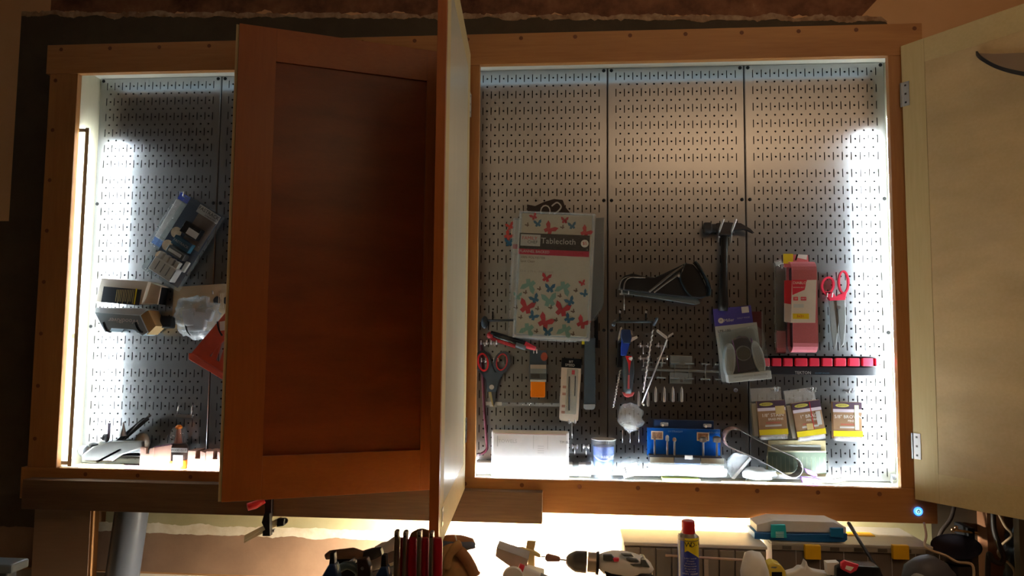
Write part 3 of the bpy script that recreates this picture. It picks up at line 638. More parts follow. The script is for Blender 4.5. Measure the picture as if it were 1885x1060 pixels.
prism('stained_top', [(xa+1.65, ZBOT+2.5), (xa+3.7, ZBOT+2.85), (xa+3.7, ZBOT+2.98), (xa+1.65, ZBOT+2.63)], 1.9, 2.72, mat('burnt_edge', (.12, .05, .07), .6), t, 0, px=False)
vblock('notched pink wood block just right of the glue bottle', 345, 377); vblock('notched pink wood block nearest the half open door', 378.5, 408)
t = thing('glue_bottle', 'small glue bottle with orange label and clear cap with orange tip', 'bottle', (at(326, 862, 2.6)[0], 2.6, ZBOT))
b0 = (at(326, 862, 1.5)[0], 1.5, ZBOT)
lathe('label_band', [(1.2, 0), (1.25, .1), (1.25, .95), (1.15, 1.0)], b0, mat('glue_orange', (.9, .22, .02), .4), t); lathe('bottle_body', [(1.13, 1.0), (1.13, 2.0), (1.1, 2.6), (.85, 2.9)], b0, mat('bottle_brown_black', (.05, .035, .03), .3), t)
f = Fr(327, 845, 2.83, 0, t); f.rect('white_label', -.6, .55, -.75, .45, -.12, -.04, M_white); f.txt('GLUE', 0, .15, .3, M_grey, -.03)
f.rect('dark_letter_band', -1.0, 1.0, .75, 1.25, -.25, -.17, M_ltgrey); f.txt('WOOD GLUE', 0, 1.0, .32, M_black, -.15)
lathe('nozzle', [(.5, 2.9), (.35, 3.6), (.25, 4.6), (.3, 4.9)], b0, mat('brown_nozzle', (.4, .14, .08), .5), t, n=16); lathe('orange_tip', [(.35, 4.6), (.42, 4.8), (.2, 5.05)], b0, M_orange, t, n=16)
lathe('clear_cap', [(1.1, 2.95), (1.0, 3.6), (.75, 4.75), (.3, 4.85)], b0, M_film, t)

# ================================================================ right bay, first panel
def butterfly(f, a, b, s, deg, mt, e=.02):
    c, q = math.cos(math.radians(deg)), math.sin(math.radians(deg)); P = [(0, .1), (.28, .5), (.62, .62), (.58, .18), (.3, -.02), (.45, -.35), (.15, -.5), (0, -.25), (-.15, -.5), (-.45, -.35), (-.3, -.02), (-.58, .18), (-.62, .62), (-.28, .5)]
    f.poly('printed_butterfly', [(a+s*(x*c-y*q), b+s*(x*q+y*c)) for x, y in P], 0.0, e, mt)
B_r = mat('print_red', (.45, .02, .04), .6); B_b = mat('print_blue', (.02, .13, .25), .6); B_g = mat('print_green', (.20, .38, .34), .6); B_k = mat('print_brown', (.12, .07, .05), .6)
M_cloth = mat('pale_cloth', (.58, .55, .49), .8)
t = T('tablecloth_pack', 'front folded butterfly tablecloth in clear sleeve with black label', 'package', 1020, 500, .1)
f = Fr(958, 390, 1.78, -2.6, t); Wd, Hh = 8.6, 14.6
f.rect('folded_cloth', .15, Wd-.15, -Hh+.35, -.1, -.9, 0, M_cloth, .15)
f.rect('black_label', 0, Wd-.4, -4.3, -2.45, 0, .03, M_black); f.rect('white_box', .2, 2.5, -3.95, -2.6, .03, .04, M_ltgrey)
f.txt('FAMILY', 1.25, -3.05, .55, M_red, .05); f.txt('CHEF', 1.6, -3.5, .5, M_black, .05); f.txt('Tablecloth', 4.6, -3.3, .95, M_ltgrey, .05)
f.disc('price_spot', 7.65, -3.4, .45, .03, .05, M_white); f.txt('$5', 7.65, -3.4, .5, M_red, .06)
f.rect('red_band', 0, Wd-.4, -4.95, -4.3, 0, .035, mat('label_red', (.45, .0, .05), .5)); f.txt('FLANNEL BACKED', 1.9, -4.6, .42, M_ltgrey, .05)
f.txt('100% POLYESTER', .3, -5.3, .38, B_k, .03, align='LEFT'); f.txt('Spot Clean', .3, -5.75, .38, B_k, .03, align='LEFT'); f.txt('52 in. x 70 in. oblong cloth', .3, -6.9, .36, mat('faint_print', (.38, .33, .30), .7), .03, align='LEFT')
for a, b, s, dg, m_ in ((1.6, -.5, .7, 30, B_r), (2.1, -1.3, .75, 10, B_b), (3.5, -1.9, 1.2, -35, B_r), (5.2, -.8, .7, 0, B_r), (6.1, -1.4, .75, 10, B_b), (7.7, -2.1, 1.1, -35, B_r),
        (3.4, -7.6, .9, -10, B_r), (1.5, -8.5, 1.35, 160, B_g), (3.9, -8.8, .95, 0, B_b), (5.5, -8.6, 1.35, 160, B_g), (7.6, -8.0, .6, 20, B_r), (.2, -9.9, .8, 0, B_g), (2.2, -10.1, .9, 30, B_b), (3.9, -10.2, 1.4, 10, B_g), (6.3, -10.2, .9, 30, B_b),
        (1.3, -11.1, 1.45, -15, B_r), (5.4, -11.2, 1.45, -15, B_r), (2.1, -12.1, .9, -35, B_b), (3.5, -12.7, 1.45, -30, B_r), (6.2, -12.2, .9, -35, B_b), (7.8, -12.6, 1.2, -30, B_r), (1.6, -13.6, 1.3, 160, B_g), (3.9, -13.8, .95, 0, B_b), (5.9, -13.5, 1.3, 160, B_g), (7.9, -9.2, .7, 40, B_b)):
    butterfly(f, a, b, s, dg, m_)
for a, b in ((.9, -1.5), (5.0, -1.6), (2.7, -8.9), (6.9, -8.9), (1.1, -9.4), (5.1, -9.6), (2.6, -11.2), (6.7, -11.3), (.7, -12.3), (4.8, -12.4), (2.6, -13.8), (6.8, -13.9), (4.1, -11.0), (.1, -11.2)):
    butterfly(f, a, b, .38, 40, B_k)
f.rect('clear_sleeve', -.1, Wd+.1, -Hh, .1, -1.0, .12, M_filmd, .1)
for a0, a1, b0_, b1_ in ((-.12, .1, -Hh, .1), (Wd-.15, Wd+.15, -Hh, .1), (-.1, Wd+.1, -Hh-.05, -Hh+.3), (-.1, Wd, -.05, .12)): f.rect('sleeve_seam', a0, a1, b0_, b1_, -.5, .16, M_film2, .05)
f.ring('hanger_loop', [(2.9+.62*math.cos(i*.5236), .25+.75*math.sin(i*.5236)) for i in range(12)], [(2.9+.48*math.cos(i*.5236), .25+.6*math.sin(i*.5236)) for i in range(12)], -.3, -.2, M_ltgrey)
strap('hanger_hook', smooth_path([(f.pt(3.6, .9)[0], 1.4, f.pt(3.6, .9)[1]), (f.pt(4.2, 1.35)[0], 1.4, f.pt(4.2, 1.35)[1]), (f.pt(4.7, .9)[0], 1.4, f.pt(4.7, .9)[1]), (f.pt(4.4, .35)[0], 1.4, f.pt(4.4, .35)[1]), (f.pt(3.9, .0)[0], 1.4, f.pt(3.9, .0)[1])], 5), .08, .16, M_ltgrey, t)
t = T('tablecloth_pack', 'second tablecloth pack tucked behind, showing only at the left edge', 'package', 960, 520, .1)
f = Fr(946, 403, .62, -2.2, t)
f.rect('folded_cloth', .1, 7.8, -13.9, -.1, -.35, 0, M_cloth, .1); f.rect('red_band', 0, 7.9, -3.55, -3.0, 0, .02, mat('label_red', (.45, .0, .05), .5)); f.rect('clear_sleeve', -.1, 8.0, -14.2, .1, -.4, .08, M_film2, .08)
f.txt('SPOT CLEAN', .05, -4.2, .25, M_grey, .03, align='LEFT')
t = T('butterfly_scrap', 'red and green printed cloth scrap sticking out at the left behind the tablecloth packs', 'cloth', 936, 425, .1)
f = Fr(936, 425, .12, 0, t); butterfly(f, .2, .55, .8, 20, mat('faded_red', (.5, .06, .05), .6), .06); butterfly(f, 0, -.6, .95, -40, mat('faded_red', (.5, .06, .05), .6), .06); butterfly(f, .1, -1.4, .9, 0, B_b, .06)
f.rect('cloth_edge', .3, 1.2, -2.5, 1.2, 0, .05, M_cloth)
t = T('saw_hanger', 'dark brown wavy-topped hanger behind the tablecloth packs', 'hanger', 1010, 380, .1)
prism('hanger_body', [(970, 376), (985, 379), (1000, 372), (1020, 366), (1036, 368), (1040, 380), (1050, 392), (1052, 400), (972, 400)], .1, .35, mat('dark_brown_plastic', (.035, .022, .02), .5), t, .04)
t = T('clear_sleeve_pack', 'empty grey clear plastic pack with cut corner right of the tablecloths', 'package', 1100, 500, .1)
prism('plastic_body', [(1085, 402), (1112, 400), (1111, 560), (1095, 585), (1085, 590)], .15, .55, mat('smoky_plastic', (.10, .14, .16), .15, spec=.8), t, .08)
prism('plastic_front', [(1082, 402), (1113, 400), (1112, 562), (1096, 590), (1082, 592)], .6, .66, M_film, t)

t = T('file_tool', 'long flat dark file with grey end hanging right of the tablecloths', 'file', 1085, 660, .1)
prism('file_body', [(1076, 622), (1096, 622), (1096, 745), (1075, 745)], .3, .7, M_rubber, t, .06); prism('grey_end', [(1074, 744), (1096, 744), (1095, 752), (1090, 754), (1079, 754), (1074, 751)], .25, .75, mat('file_end', (.28, .32, .34), .5), t, .05)
prism('back_rail', [(1094, 575), (1101, 575), (1101, 640), (1094, 640)], .1, .4, M_blackgl, t, .03); prism('yellow_tab', [(1071, 624), (1077, 624), (1077, 634), (1071, 634)], .3, .6, M_yellow, t, .02); prism('black_tab', [(1071, 634), (1077, 634), (1077, 640), (1071, 640)], .3, .6, M_black, t, .02)
t = T('rail_hook', 'dark steel bar hook with round end left of the tablecloths', 'hook', 917, 590, .1)
tube('bar', [P3(892, 590, .9), P3(950, 589, .9)], .13, M_rubber, t); tube('stem', [P3(907, 589, .9), P3(907, 574, .1)], .1, M_blackgl, t); blob('round_end', P3(892, 593, .9), (.42, .3, .75), M_rubber, t, amp=.03, n=2)
t = T('red_black_pliers', 'long red and black handled pliers hanging at a slant under the tablecloths', 'pliers', 938, 632, .1)
def seg(p, q, r0, r1, mt, nm, par, d=1.0): return tube(nm, [P3(*p, d), P3((p[0]+q[0])/2, (p[1]+q[1])/2, d), P3(*q, d)], [r0, (r0+r1)/2, r1], mt, par, n=10)
seg((903, 614), (967, 634), .38, .42, M_blackgl, 'black_grip', t); seg((905, 622), (950, 637), .3, .3, mat('grip_red', (.42, .02, .03), .45), 'red_grip', t, .9)
seg((950, 634), (968, 639), .4, .38, mat('grip_grey', (.08, .10, .12), .45), 'grey_collar', t, 1.1); seg((966, 634), (986, 642), .42, .24, mat('tip_red', (.6, .03, .06), .4), 'red_tip', t, 1.05)
blob('pivot_head', P3(903, 617, 1.1), (.45, .3, .42), mat('grip_red', (.42, .02, .03), .45), t, amp=.1, n=2)
for i, (u, v) in enumerate(((893, 632), (911, 632))): peg_hook(['left steel peg hook above the black scissors', 'right steel peg hook above the black scissors, holding the pliers'][i], u, v, 1.2, .9, group='peg hooks in the right bay', drop=.3)
t = T('black_scissors', 'scissors with black and red looped grips and brass blades', 'scissors', 907, 690, .1)
f = Fr(905, 708, 1.0, 0, t)
f.oval('left_loop', -1.0, 2.6, .95, 1.35, .3, 0, .35, M_rubber, sk=-.15); f.oval('right_loop', 1.2, 2.6, .95, 1.3, .3, .1, .45, M_rubber, sk=.15)
f.oval('red_liner', -1.0, 2.6, .68, 1.08, .2, .02, .4, M_red, sk=-.12); f.oval('red_liner', 1.2, 2.65, .68, 1.0, .14, .12, .46, mat('grip_red', (.42, .02, .03), .45), sk=.12)
f.poly('shank', [(-1.7, 2.0), (-1.2, 1.4), (-.4, 1.5), (0, 2.4), (.4, 1.5), (1.3, 1.3), (1.8, 1.9), (.9, .6), (.55, -.8), (-.45, -.8), (-.6, .5)], .02, .38, M_rubber, .05)
f.disc('pivot_screw', .05, -.25, .28, .38, .5, M_silver); f.poly('blade', [(-.35, -.8), (.05, -.8), (.35, -2.6), (.1, -2.3)], .1, .2, mat('brass_blade', (.5, .42, .22), .35, .9)); f.poly('blade', [(0, -.8), (.5, -.8), (.45, -2.0), (.3, -2.5)], .22, .32, M_iron)
for i, (u, v) in enumerate(((893, 664), (915, 664))): peg_hook(['steel peg hook inside the left loop of the black scissors', 'steel peg hook inside the right loop of the black scissors'][i], u, v, 1.3, .7, group='peg hooks in the right bay', drop=.2)
t = T('pry_rod', 'thin dark red curved rod standing at the left edge of the right bay', 'rod', 893, 740, .1)
tube('rod_body', smooth_path([P3(885, 625, .8), P3(889, 700, .8), P3(892, 760, .9), P3(896, 815, 1.0), P3(895, 828, 1.2), P3(885, 836, 1.4), P3(880, 835, 1.5)], 5), .17, mat('maroon_steel', (.09, .015, .03), .4), t)
box('rod_coil', *[at(881, 836, 1.5)[0]-.25, at(881, 836, 1.5)[0]+.25], 1.4, 1.6, at(881, 836, 1.5)[1]-.12, at(881, 836, 1.5)[1]+.12, M_iron, t, .03)
t = T('blade_pack', 'small pack with black card and bright orange tray hanging under the pliers', 'package', 991, 690, .1)
f = Fr(975, 645, .4, 0, t); f.rect('card', 0, 2.0, -3.6, 0, -.05, 0, M_rubber); f.disc('red_spot', 1.7, -.7, .4, 0, .02, mat('brick_red', (.3, .06, .03), .5), ry=.5)
f.rect('silver_band', .1, 1.95, -2.1, -1.65, 0, .03, mat('tan_silver', (.45, .35, .28), .4)); f.rect('print_block', .15, 1.2, -3.2, -2.7, 0, .03, M_black); f.rect('print_pale', .1, 2.0, -2.65, -2.1, 0, .02, M_grey)
f.rect('orange_tray', .15, 1.85, -5.4, -3.5, -.1, .5, M_orange, .12); f.rect('pale_rim', .1, 1.95, -3.6, -3.35, 0, .5, M_ltgrey, .03); f.rect('clear_cover', 0, 2.0, -3.5, -1.6, 0, .5, M_filmd, .1)
peg_hook('steel peg hook holding the orange tray pack', 986, 648, 1.0, .5, group='peg hooks in the right bay', drop=.2)
t = T('bit_card_pack', 'narrow pale card with black top and two thin dark bits', 'package', 1053, 714, .1)
f = Fr(1034, 660, .4, -3, t); f.poly('card', [(0, 0), (2.35, 0), (2.75, -6.9), (2.5, -7.2), (.9, -7.2), (.65, -6.9)] if False else [(0, 0), (2.3, .1), (2.3, -6.9), (2.1, -7.15), (.35, -7.15), (.1, -6.9)], -.05, 0, mat('cream_card2', (.62, .54, .44), .7, var=.1, scale=60))
f.rect('black_header', 0, 2.3, -1.0, .1, 0, .02, M_blackgl); f.txt('SPEED', 1.0, -.7, .42, M_ltgrey, .03); f.txt('BIT', 1.1, -.3, .36, M_ltgrey, .03)
f.rect('red_spot', 1.25, 1.6, -1.75, -1.25, 0, .02, mat('tip_red', (.6, .03, .06), .4)); f.tube('drill_bit', [(1.0, -2.0, .1), (1.2, -5.9, .1)], .09, M_iron, n=6); f.tube('drill_bit', [(1.7, -1.9, .1), (1.75, -4.2, .1)], .06, M_iron, n=6)
for b in (-3.4, -4.2, -5.6, -6.3): f.rect('brown_print', .3, .7, b, b+.3, 0, .015, mat('print_rust', (.4, .2, .14), .6))
f.rect('clear_cover', .7, 2.0, -6.3, -1.1, 0, .3, M_filmd, .1)
def clear_shelf(label, u0, u1, v):
    t = T('clear_bar', label, 'rail', (u0+u1)/2, v, .5); f = Fr((u0+u1)/2, v, .1, 0, t); w = (at(u1, v, .1)[0]-at(u0, v, .1)[0])/2
    f.rect('clear_rail', -w, w, -.25, .15, .0, .45, M_film, .03); f.rect('steel_clip', -w, -w+2.0, -.2, .2, .45, .6, M_silver, .03); f.rect('end_stop', w-.08, w, -.2, 1.2, .1, .5, M_film2); f.rect('steel_clip', -w+.6, -w+1.4, -.32, .25, .6, .68, M_silver, .02)
clear_shelf('clear plastic rail with steel clip under the black scissors', 893, 1031, 743)
peg_hook('steel peg hook below the narrow bit card', 1053, 776, 1.0, 1.0, group='peg hooks in the right bay', drop=1.9)
for i, u in enumerate((1058, 1079)):
    peg_hook(['left steel peg hook above the long white tube', 'right steel peg hook above the long white tube'][i], u, 822, .8, .8, group='peg hooks in the right bay', drop=.9)

# white case, tube, glass and bits on the bottom shelf, left part
t = thing('white_case', 'plain white plastic case standing at the left end of the right bay', 'case', (at(975, 880, 3)[0], 3, ZBOT))
xa, _ = at(904, 870, 2.75); xb, _ = at(1047, 870, 2.75); zt_ = at(975, 793, 2.75)[1]
box('case_body', xa, xb, 1.75, 2.75, ZBOT, zt_, mat('white_plastic', (.8, .8, .8), .4), t, .25); box('lid_line', xa+.4, xb-.3, 2.75, 2.76, at(950, 799, 2.75)[1], at(950, 798, 2.75)[1], mat('faint_pink', (.55, .35, .38), .6), t)
f = Fr(915, 805, 2.75, 0, t); f.rect('grey_mark', 0, .12, -1.0, .2, 0, .01, M_ltgrey); f.txt('TOWELS', 1.2, -.4, .55, M_ltgrey, .01); f.rect('divider_line', 4.1, 4.15, -1.2, .3, 0, .01, M_ltgrey); f.rect('divider_line', 5.7, 5.75, -1.2, .3, 0, .01, M_ltgrey); f.txt('TM BLD.', 7.8, -.4, .4, M_grey, .01)
for k in range(4): f.rect('grille_line', 4.6, 5.3, -.9-k*.25, -.85-k*.25, 0, .01, M_ltgrey)
t = thing('white_tube', 'long white tube lying along the back behind the white case', 'tube', (at(1030, 870, 1)[0], 1, ZBOT))
xa2, _ = at(878, 860, .9); xb2, _ = at(1078, 860, .9)
lathe('tube_body', [(.8, 0), (.8, xb2-xa2)], (xa2, .83, ZBOT+.83), mat('white_vinyl', (.8, .8, .78), .35), t, axis=(1, 0, 0)); lathe('end_cap', [(.82, 0), (.82, .6)], (xb2, .83, ZBOT+.83), M_ltgrey, t, axis=(1, 0, 0)); lathe('grey_joint', [(.82, 0), (.82, .7)], (at(1070, 860, .9)[0]-1, .83, ZBOT+.83), M_grey, t, axis=(1, 0, 0))
t = thing('drinking_glass', 'drinking glass with blue band and white lettering right of the white case', 'glass', (at(1112, 880, 2.6)[0], 2.9, ZBOT))
g = bpy.data.materials.new('clear_glass'); g.use_nodes = True; gb = g.node_tree.nodes['Principled BSDF']; gb.inputs['Transmission Weight'].default_value = 1; gb.inputs['Roughness'].default_value = .03; gb.inputs['IOR'].default_value = 1.45; gb.inputs['Base Color'].default_value = (.93, .97, 1, 1)
gx = at(1112, 880, 2.6)[0]; H = at(1112, 810, 2.6)[1]-ZBOT
lathe('glass_wall', [(1.05, 0), (1.1, .4), (1.42, H), (1.34, H), (1.0, .5), (.0, .45)], (gx, 1.45, ZBOT), M_film, t, n=32)
lathe('blue_band', [(1.05, 1.3), (1.15, 2.6), (1.2, H-.8)], (gx, 1.45, ZBOT), mat('blue_contents', (.03, .12, .50), .25, var=.35, scale=20), t, n=32); lathe('glass_rim', [(1.38, H-.08), (1.44, H), (1.34, H)], (gx, 1.45, ZBOT), M_ltgrey, t, n=32)
f = Fr(1119, 842, 2.75, 0, t); f.txt('ANGEL', 0, 0, .5, M_white, .0); strap('white_arc', smooth_path([(gx-1.1, 1.9, ZBOT+2.6), (gx-.6, 2.45, ZBOT+2.2), (gx+.1, 2.66, ZBOT+2.1), (gx+.7, 2.4, ZBOT+2.3), (gx+1.1, 1.9, ZBOT+2.7)], 4), .03, .14, M_white, t)
t = thing('bagged_bits', 'crumpled clear bag with a striped white sticker leaning right of the glass', 'bag', (at(1160, 880, 2)[0], 2, ZBOT))
blob('plastic_bag', (at(1160, 866, 1.6)[0], 1.6, ZBOT+1.35), (1.15, .5, 1.0), M_film2, t, amp=.18, seed=8, n=3, flat=1.0); f = Fr(1160, 864, 2.3, 15, t)
f.rect('white_sticker', -.9, .9, -.75, .6, 0, .04, M_white)
for k in range(8): f.rect('bar_code_line', -.75+k*.18, -.66+k*.18+(k % 3)*.03, -.7, .4, .04, .05, M_black if k < 2 else M_ltgrey)

# ================================================================ right bay, second and third panels
t = T('tool_pouch', 'black curved tool pouch resting on a slanted pale strip in the middle panel', 'pouch', 1220, 540, .1)
f = Fr(1150, 537, .8, -6.5, t)
f.poly('pale_strip', [(-.6, .35), (8.2, .35), (8.6, -.35), (8.0, -.55), (-.3, -.2)], -.3, .5, mat('slate_strip', (.13, .17, .19), .4), .03)
prism('pouch_body', [(1140, 530), (1142, 515), (1150, 507), (1165, 503), (1185, 508), (1205, 510), (1222, 503), (1245, 492), (1262, 484), (1276, 486), (1288, 500), (1301, 528), (1302, 545), (1292, 549), (1240, 545), (1190, 539), (1150, 534)], .3, 1.9, M_black, t, .15)
strap('curved_shell', smooth_path([P3(1278, 482, 1.2), P3(1285, 490, 1.6), P3(1298, 510, 2.0), (P3(1305, 530, 2.0)), P3(1304, 545, 1.7)], 5), 1.8, .12, mat('shell_black', (.02, .03, .035), .25), t)
strap('curved_shell', smooth_path([P3(1262, 484, 1.6), P3(1256, 497, 2.1), P3(1252, 512, 2.1), P3(1262, 535, 1.9), P3(1272, 546, 1.7)], 5), .9, .12, mat('shell_black', (.02, .03, .035), .25), t)
tube('strap_edge', smooth_path([P3(1195, 537, 2.0), P3(1215, 521, 2.1), P3(1235, 505, 2.1), P3(1258, 490, 2.0)], 5), .13, mat('dull_brown_webbing', (.10, .085, .07), .7), t)
tube('strap_edge', smooth_path([P3(1204, 538, 2.0), P3(1222, 524, 2.1), P3(1242, 510, 2.1), P3(1252, 503, 2.1)], 5), .1, mat('dull_brown_webbing', (.10, .085, .07), .7), t)
for du in (0, 8): tube('rolled_rim', smooth_path([P3(1140+du, 533, 2.0), P3(1143+du, 518, 2.1), P3(1154+du, 510, 2.1), P3(1180+du, 511, 2.0)], 5), .08, mat('dull_brown_webbing', (.10, .085, .07), .7), t, n=6)
lathe('steel_stud', [(.18, 0), (.15, .12)], P3(1250, 508, 2.2), M_silver, t, axis=(0, 1, 0), n=10)
peg_hook('steel peg hook under the left end of the black tool pouch', 1149, 541, 1.5, 1.1, group='peg hooks in the right bay', drop=1.9)

t = T('claw_hammer', 'claw hammer with dark handle hanging head up on two steel prongs', 'hammer', 1335, 490, .1)
f = Fr(1333, 420, 1.1, -1, t)
lathe('striking_face', [(.62, 0), (.68, .1), (.68, .7), (.5, .85), (.5, 1.6)], P3(1296, 420, 1.1), M_iron, t, axis=(1, 0, 0), n=16)
f.poly('hammer_cheek', [(-1.0, .5), (0, .65), (.9, .6), (.7, -.9), (-.4, -.9), (-1.0, -.4)], -.5, .5, M_iron, .1)
f.poly('claw', [(.7, .6), (1.8, .55), (2.9, -.1), (3.3, -.55), (2.3, -.15), (1.4, -.2), (.7, -.4)], .12, .42, M_iron, .04); f.poly('claw', [(.7, .6), (1.8, .55), (2.9, -.1), (3.3, -.55), (2.3, -.15), (1.4, -.2), (.7, -.4)], -.42, -.12, M_iron, .04)
tube('handle', [P3(1334, 428, 1.1), P3(1333, 480, 1.1), P3(1332, 520, 1.1), P3(1331, 560, 1.1), P3(1331, 572, 1.1)], [.42, .38, .45, .58, .5], mat('handle_black', (.012, .013, .015), .45, spec=.3), t, n=14)
for u in (1323, 1346):
    th = T('steel_prong', 'left steel prong under the hammer head' if u < 1330 else 'right steel prong under the hammer head', 'hook', u, 425, .1, 'prongs holding the hammer')
    tube('prong', smooth_path([P3(u, 430, .05), P3(u, 430, 1.2), P3(u+3, 420, 2.0), P3(u+9, 403, 2.3)], 4), .13, M_silver, th); tube('stem', [P3(u+1, 427, .12), P3(u-1, 446, .12)], .09, M_silver, th, n=6); box('hook_plate', at(u, 428, 0)[0]-.35, at(u, 428, 0)[0]+.35, 0, .12, at(u, 430, 0)[1], at(u, 425, 0)[1], M_silver, th, .02)

t = T('frame_hook', 'dark steel two-armed frame hook in the middle panel', 'hook', 1168, 590, .1)
tube('crossbar', [P3(1133, 592, .9), P3(1200, 592, .9)], .14, M_rubber, t)
for u in (1141, 1189): tube('stem', [P3(u, 592, .9), P3(u, 575, .1)], .11, M_blackgl, t); tube('bright_tip', [P3(u, 577, .2), P3(u, 572, .05)], .12, M_silver, t, n=6)
tube('arm', [P3(1133, 590, .9), P3(1129, 598, 2.0)], [.16, .2], M_rubber, t); tube('arm', smooth_path([P3(1201, 592, .9), P3(1204, 598, 1.8), P3(1210, 584, 2.2)], 4), .15, M_rubber, t)
t = T('folding_tool', 'blue bodied folding tool with white levers hanging from the dark frame hook', 'tool', 1150, 635, .1)
prism('blue_body', [(1145, 622), (1161, 622), (1158, 640), (1153, 655), (1143, 655), (1143, 640)], 1.2, 1.9, mat('royal_blue', (.01, .06, .55), .4), t, .1)
prism('dark_head', [(1144, 606), (1160, 606), (1163, 622), (1160, 632), (1147, 632), (1143, 620)], 1.1, 2.0, M_navy, t, .1); prism('grip_side', [(1138, 632), (1145, 628), (1145, 676), (1135, 676)], .9, 1.5, M_blackgl, t, .08)
prism('pale_lever', [(1143, 601), (1146, 604), (1139, 628), (1137, 624)], 1.5, 1.7, mat('bone_white', (.55, .55, .50), .4), t, .02); prism('white_lever', [(1160, 622), (1173, 618), (1174, 622), (1161, 630)], 1.5, 1.75, M_white, t, .03); prism('pale_lever', [(1161, 607), (1164, 609), (1165, 617), (1162, 615)], 1.3, 1.5, mat('bone_white', (.55, .55, .50), .4), t)
t = T('stubby_screwdriver', 'black handled driver with red inlay and pink-red rounded end', 'screwdriver', 1157, 695, .1)
tube('handle', [P3(1157, 652, 1.4), P3(1157, 662, 1.4), P3(1157, 685, 1.4), P3(1156, 712, 1.4), P3(1156, 724, 1.4)], [.35, .62, .66, .55, .6], M_rubber, t, n=14)
prism('red_inlay', [(1151, 655), (1163, 655), (1161, 668), (1158, 690), (1156, 668)], 2.0, 2.1, M_red, t, .02); prism('pink_inlay', [(1156, 690), (1159, 690), (1159, 716), (1155, 716)], 1.9, 2.05, mat('dull_pink', (.5, .1, .12), .5), t, .02)
prism('end_cap', [(1146, 722), (1168, 722), (1165, 729), (1156, 732), (1149, 729)], 1.0, 1.9, mat('salmon_red', (.65, .12, .13), .45), t, .08); blob('collar', P3(1160, 660, 1.9), (.3, .25, .3), M_silver, t, n=2)
def thin_rod(label, a, b, d, name='hex_key', tw=False):
    t = T(name, label, 'rod', a[0], a[1], .1); tube('shaft', [P3(*a, d), P3(*b, d)], .07, M_silver, t, n=6)
    if tw:
        p, q = Vector(P3(*a, d)), Vector(P3(*b, d)); n = 60
        tube('twisted_edge', [tuple(p+(q-p)*i/n+Vector((math.cos(i*1.3)*.1, math.sin(i*1.3)*.1, 0))) for i in range(n+1)], .045, M_white, t, n=5)
    return t
thin_rod('twisted steel rod hanging at a slant from the right arm of the frame hook', (1202, 607), (1184, 722), 2.0, 'twisted_rod', True)
thin_rod('shorter slanted steel rod left of the driver with red inlay', (1142, 681), (1129, 750), 1.4, 'twisted_rod', True)
t = T('split_handle_rod', 'slanted bright steel rod with forked top, right of the twisted rod', 'rod', 1225, 640, .1)
tube('shaft', [P3(1228, 625, 2.0), P3(1182, 742, 1.8)], .09, M_silver, t, n=8); prism('fork_arm', [(1209, 607), (1211, 606), (1229, 620), (1228, 625), (1209, 611)], 1.9, 2.15, mat('bright_white_metal', (.85, .88, .9), .3, .6), t, .02); prism('fork_arm', [(1230, 622), (1231, 617), (1239, 612), (1240, 615)], 1.9, 2.15, mat('bright_white_metal', (.85, .88, .9), .3, .6), t, .02)
tube('foot', [P3(1182, 742, 1.8), P3(1186, 746, 1.8)], .12, M_silver, t, n=6)
t = T('wire_rack', 'grey steel rack of six cross posts with a square plate, below the forked rod', 'rack', 1255, 682, .1)
f = Fr(1255, 682, .1, -1, t); mg = mat('dull_zinc', (.30, .36, .38), .4, .5); w = 4.6
f.rect('long_rail', -w, w+.3, -.12, .12, .25, .4, mg, .02)
for a in (-3.9, -2.4, -.85, .75, 2.6, 4.2): f.rect('post', a-.06, a+.06, -.9, .85, .4, .5, mg); f.rect('post_end', a-.5, a+.5, .78, .92, .4, .75, mg, .02); f.rect('post_end', a-.5, a+.5, -.95, -.8, .4, .75, mg, .02)
f.rect('square_plate', -1.35, 1.15, .3, 1.7, .0, .2, mg, .03); f.rect('square_plate', -1.35, 1.15, -1.5, -.2, .0, .22, mg, .03); f.disc('plate_stud', -.05, -1.15, .16, .22, .34, M_silver, n=10)
for i, (u, v) in enumerate(((1184, 637), (1217, 637), (1184, 660), (1219, 660))):
    t = peg_hook(['upper left', 'upper right', 'lower left', 'lower right'][i]+' of the four steel peg hooks behind the slanted rods', u, v, 1.1, 1.2, group='peg hooks in the right bay', drop=.9)
for i, u in enumerate((1176, 1193, 1207, 1223, 1239, 1255)):
    v = 727 if i > 1 else 735
    t = T('steel_bit_holder', ['first', 'second', 'third', 'fourth', 'fifth', 'sixth'][i]+' from the left in the row of six upright steel pegs under the rack', 'peg', u, v, .1, 'row of upright steel pegs')
    lathe('peg_body', [(.08, 0), (.16, .1), (.17, .9), (.12, 1.5), (.03, 1.75)], P3(u, v+13, .75), M_silver, t, n=10); tube('peg_foot', [P3(u, v+10, .0), P3(u, v+10, .7)], .07, M_silver, t, n=6)
s_ = T('loose_stud', 'single small steel stud on the bare panel right of the upright pegs', 'stud', 1354, 718, .1); lathe('stud_head', [(.22, 0), (.24, .12), (.12, .25)], P3(1354, 718, 0), M_silver, s_, axis=(0, 1, 0), n=12)
t = T('clear_bag', 'small crumpled clear bag hanging below the driver with red inlay', 'bag', 1158, 770, .1)
blob('plastic_bag', (at(1160, 768, .8)[0], .85, at(1160, 768, .8)[1]), (1.4, .55, 1.5), M_film2, t, amp=.2, seed=5, n=3); prism('pale_disc', [(1145, 784), (1150, 780), (1165, 783), (1177, 788), (1172, 792), (1155, 790)], .9, 1.1, mat('pale_ivory', (.6, .62, .56), .5), t, .03)
for k, u in enumerate((1146, 1160, 1176)): tube('wire_leg', [P3(u, 792, .6), P3(u, 815, .6)], .05, M_silver, t, n=6)
t = T('respirator_pack', 'tilted clear pack with purple header holding a round grey filter mask', 'package', 1360, 630, .1)
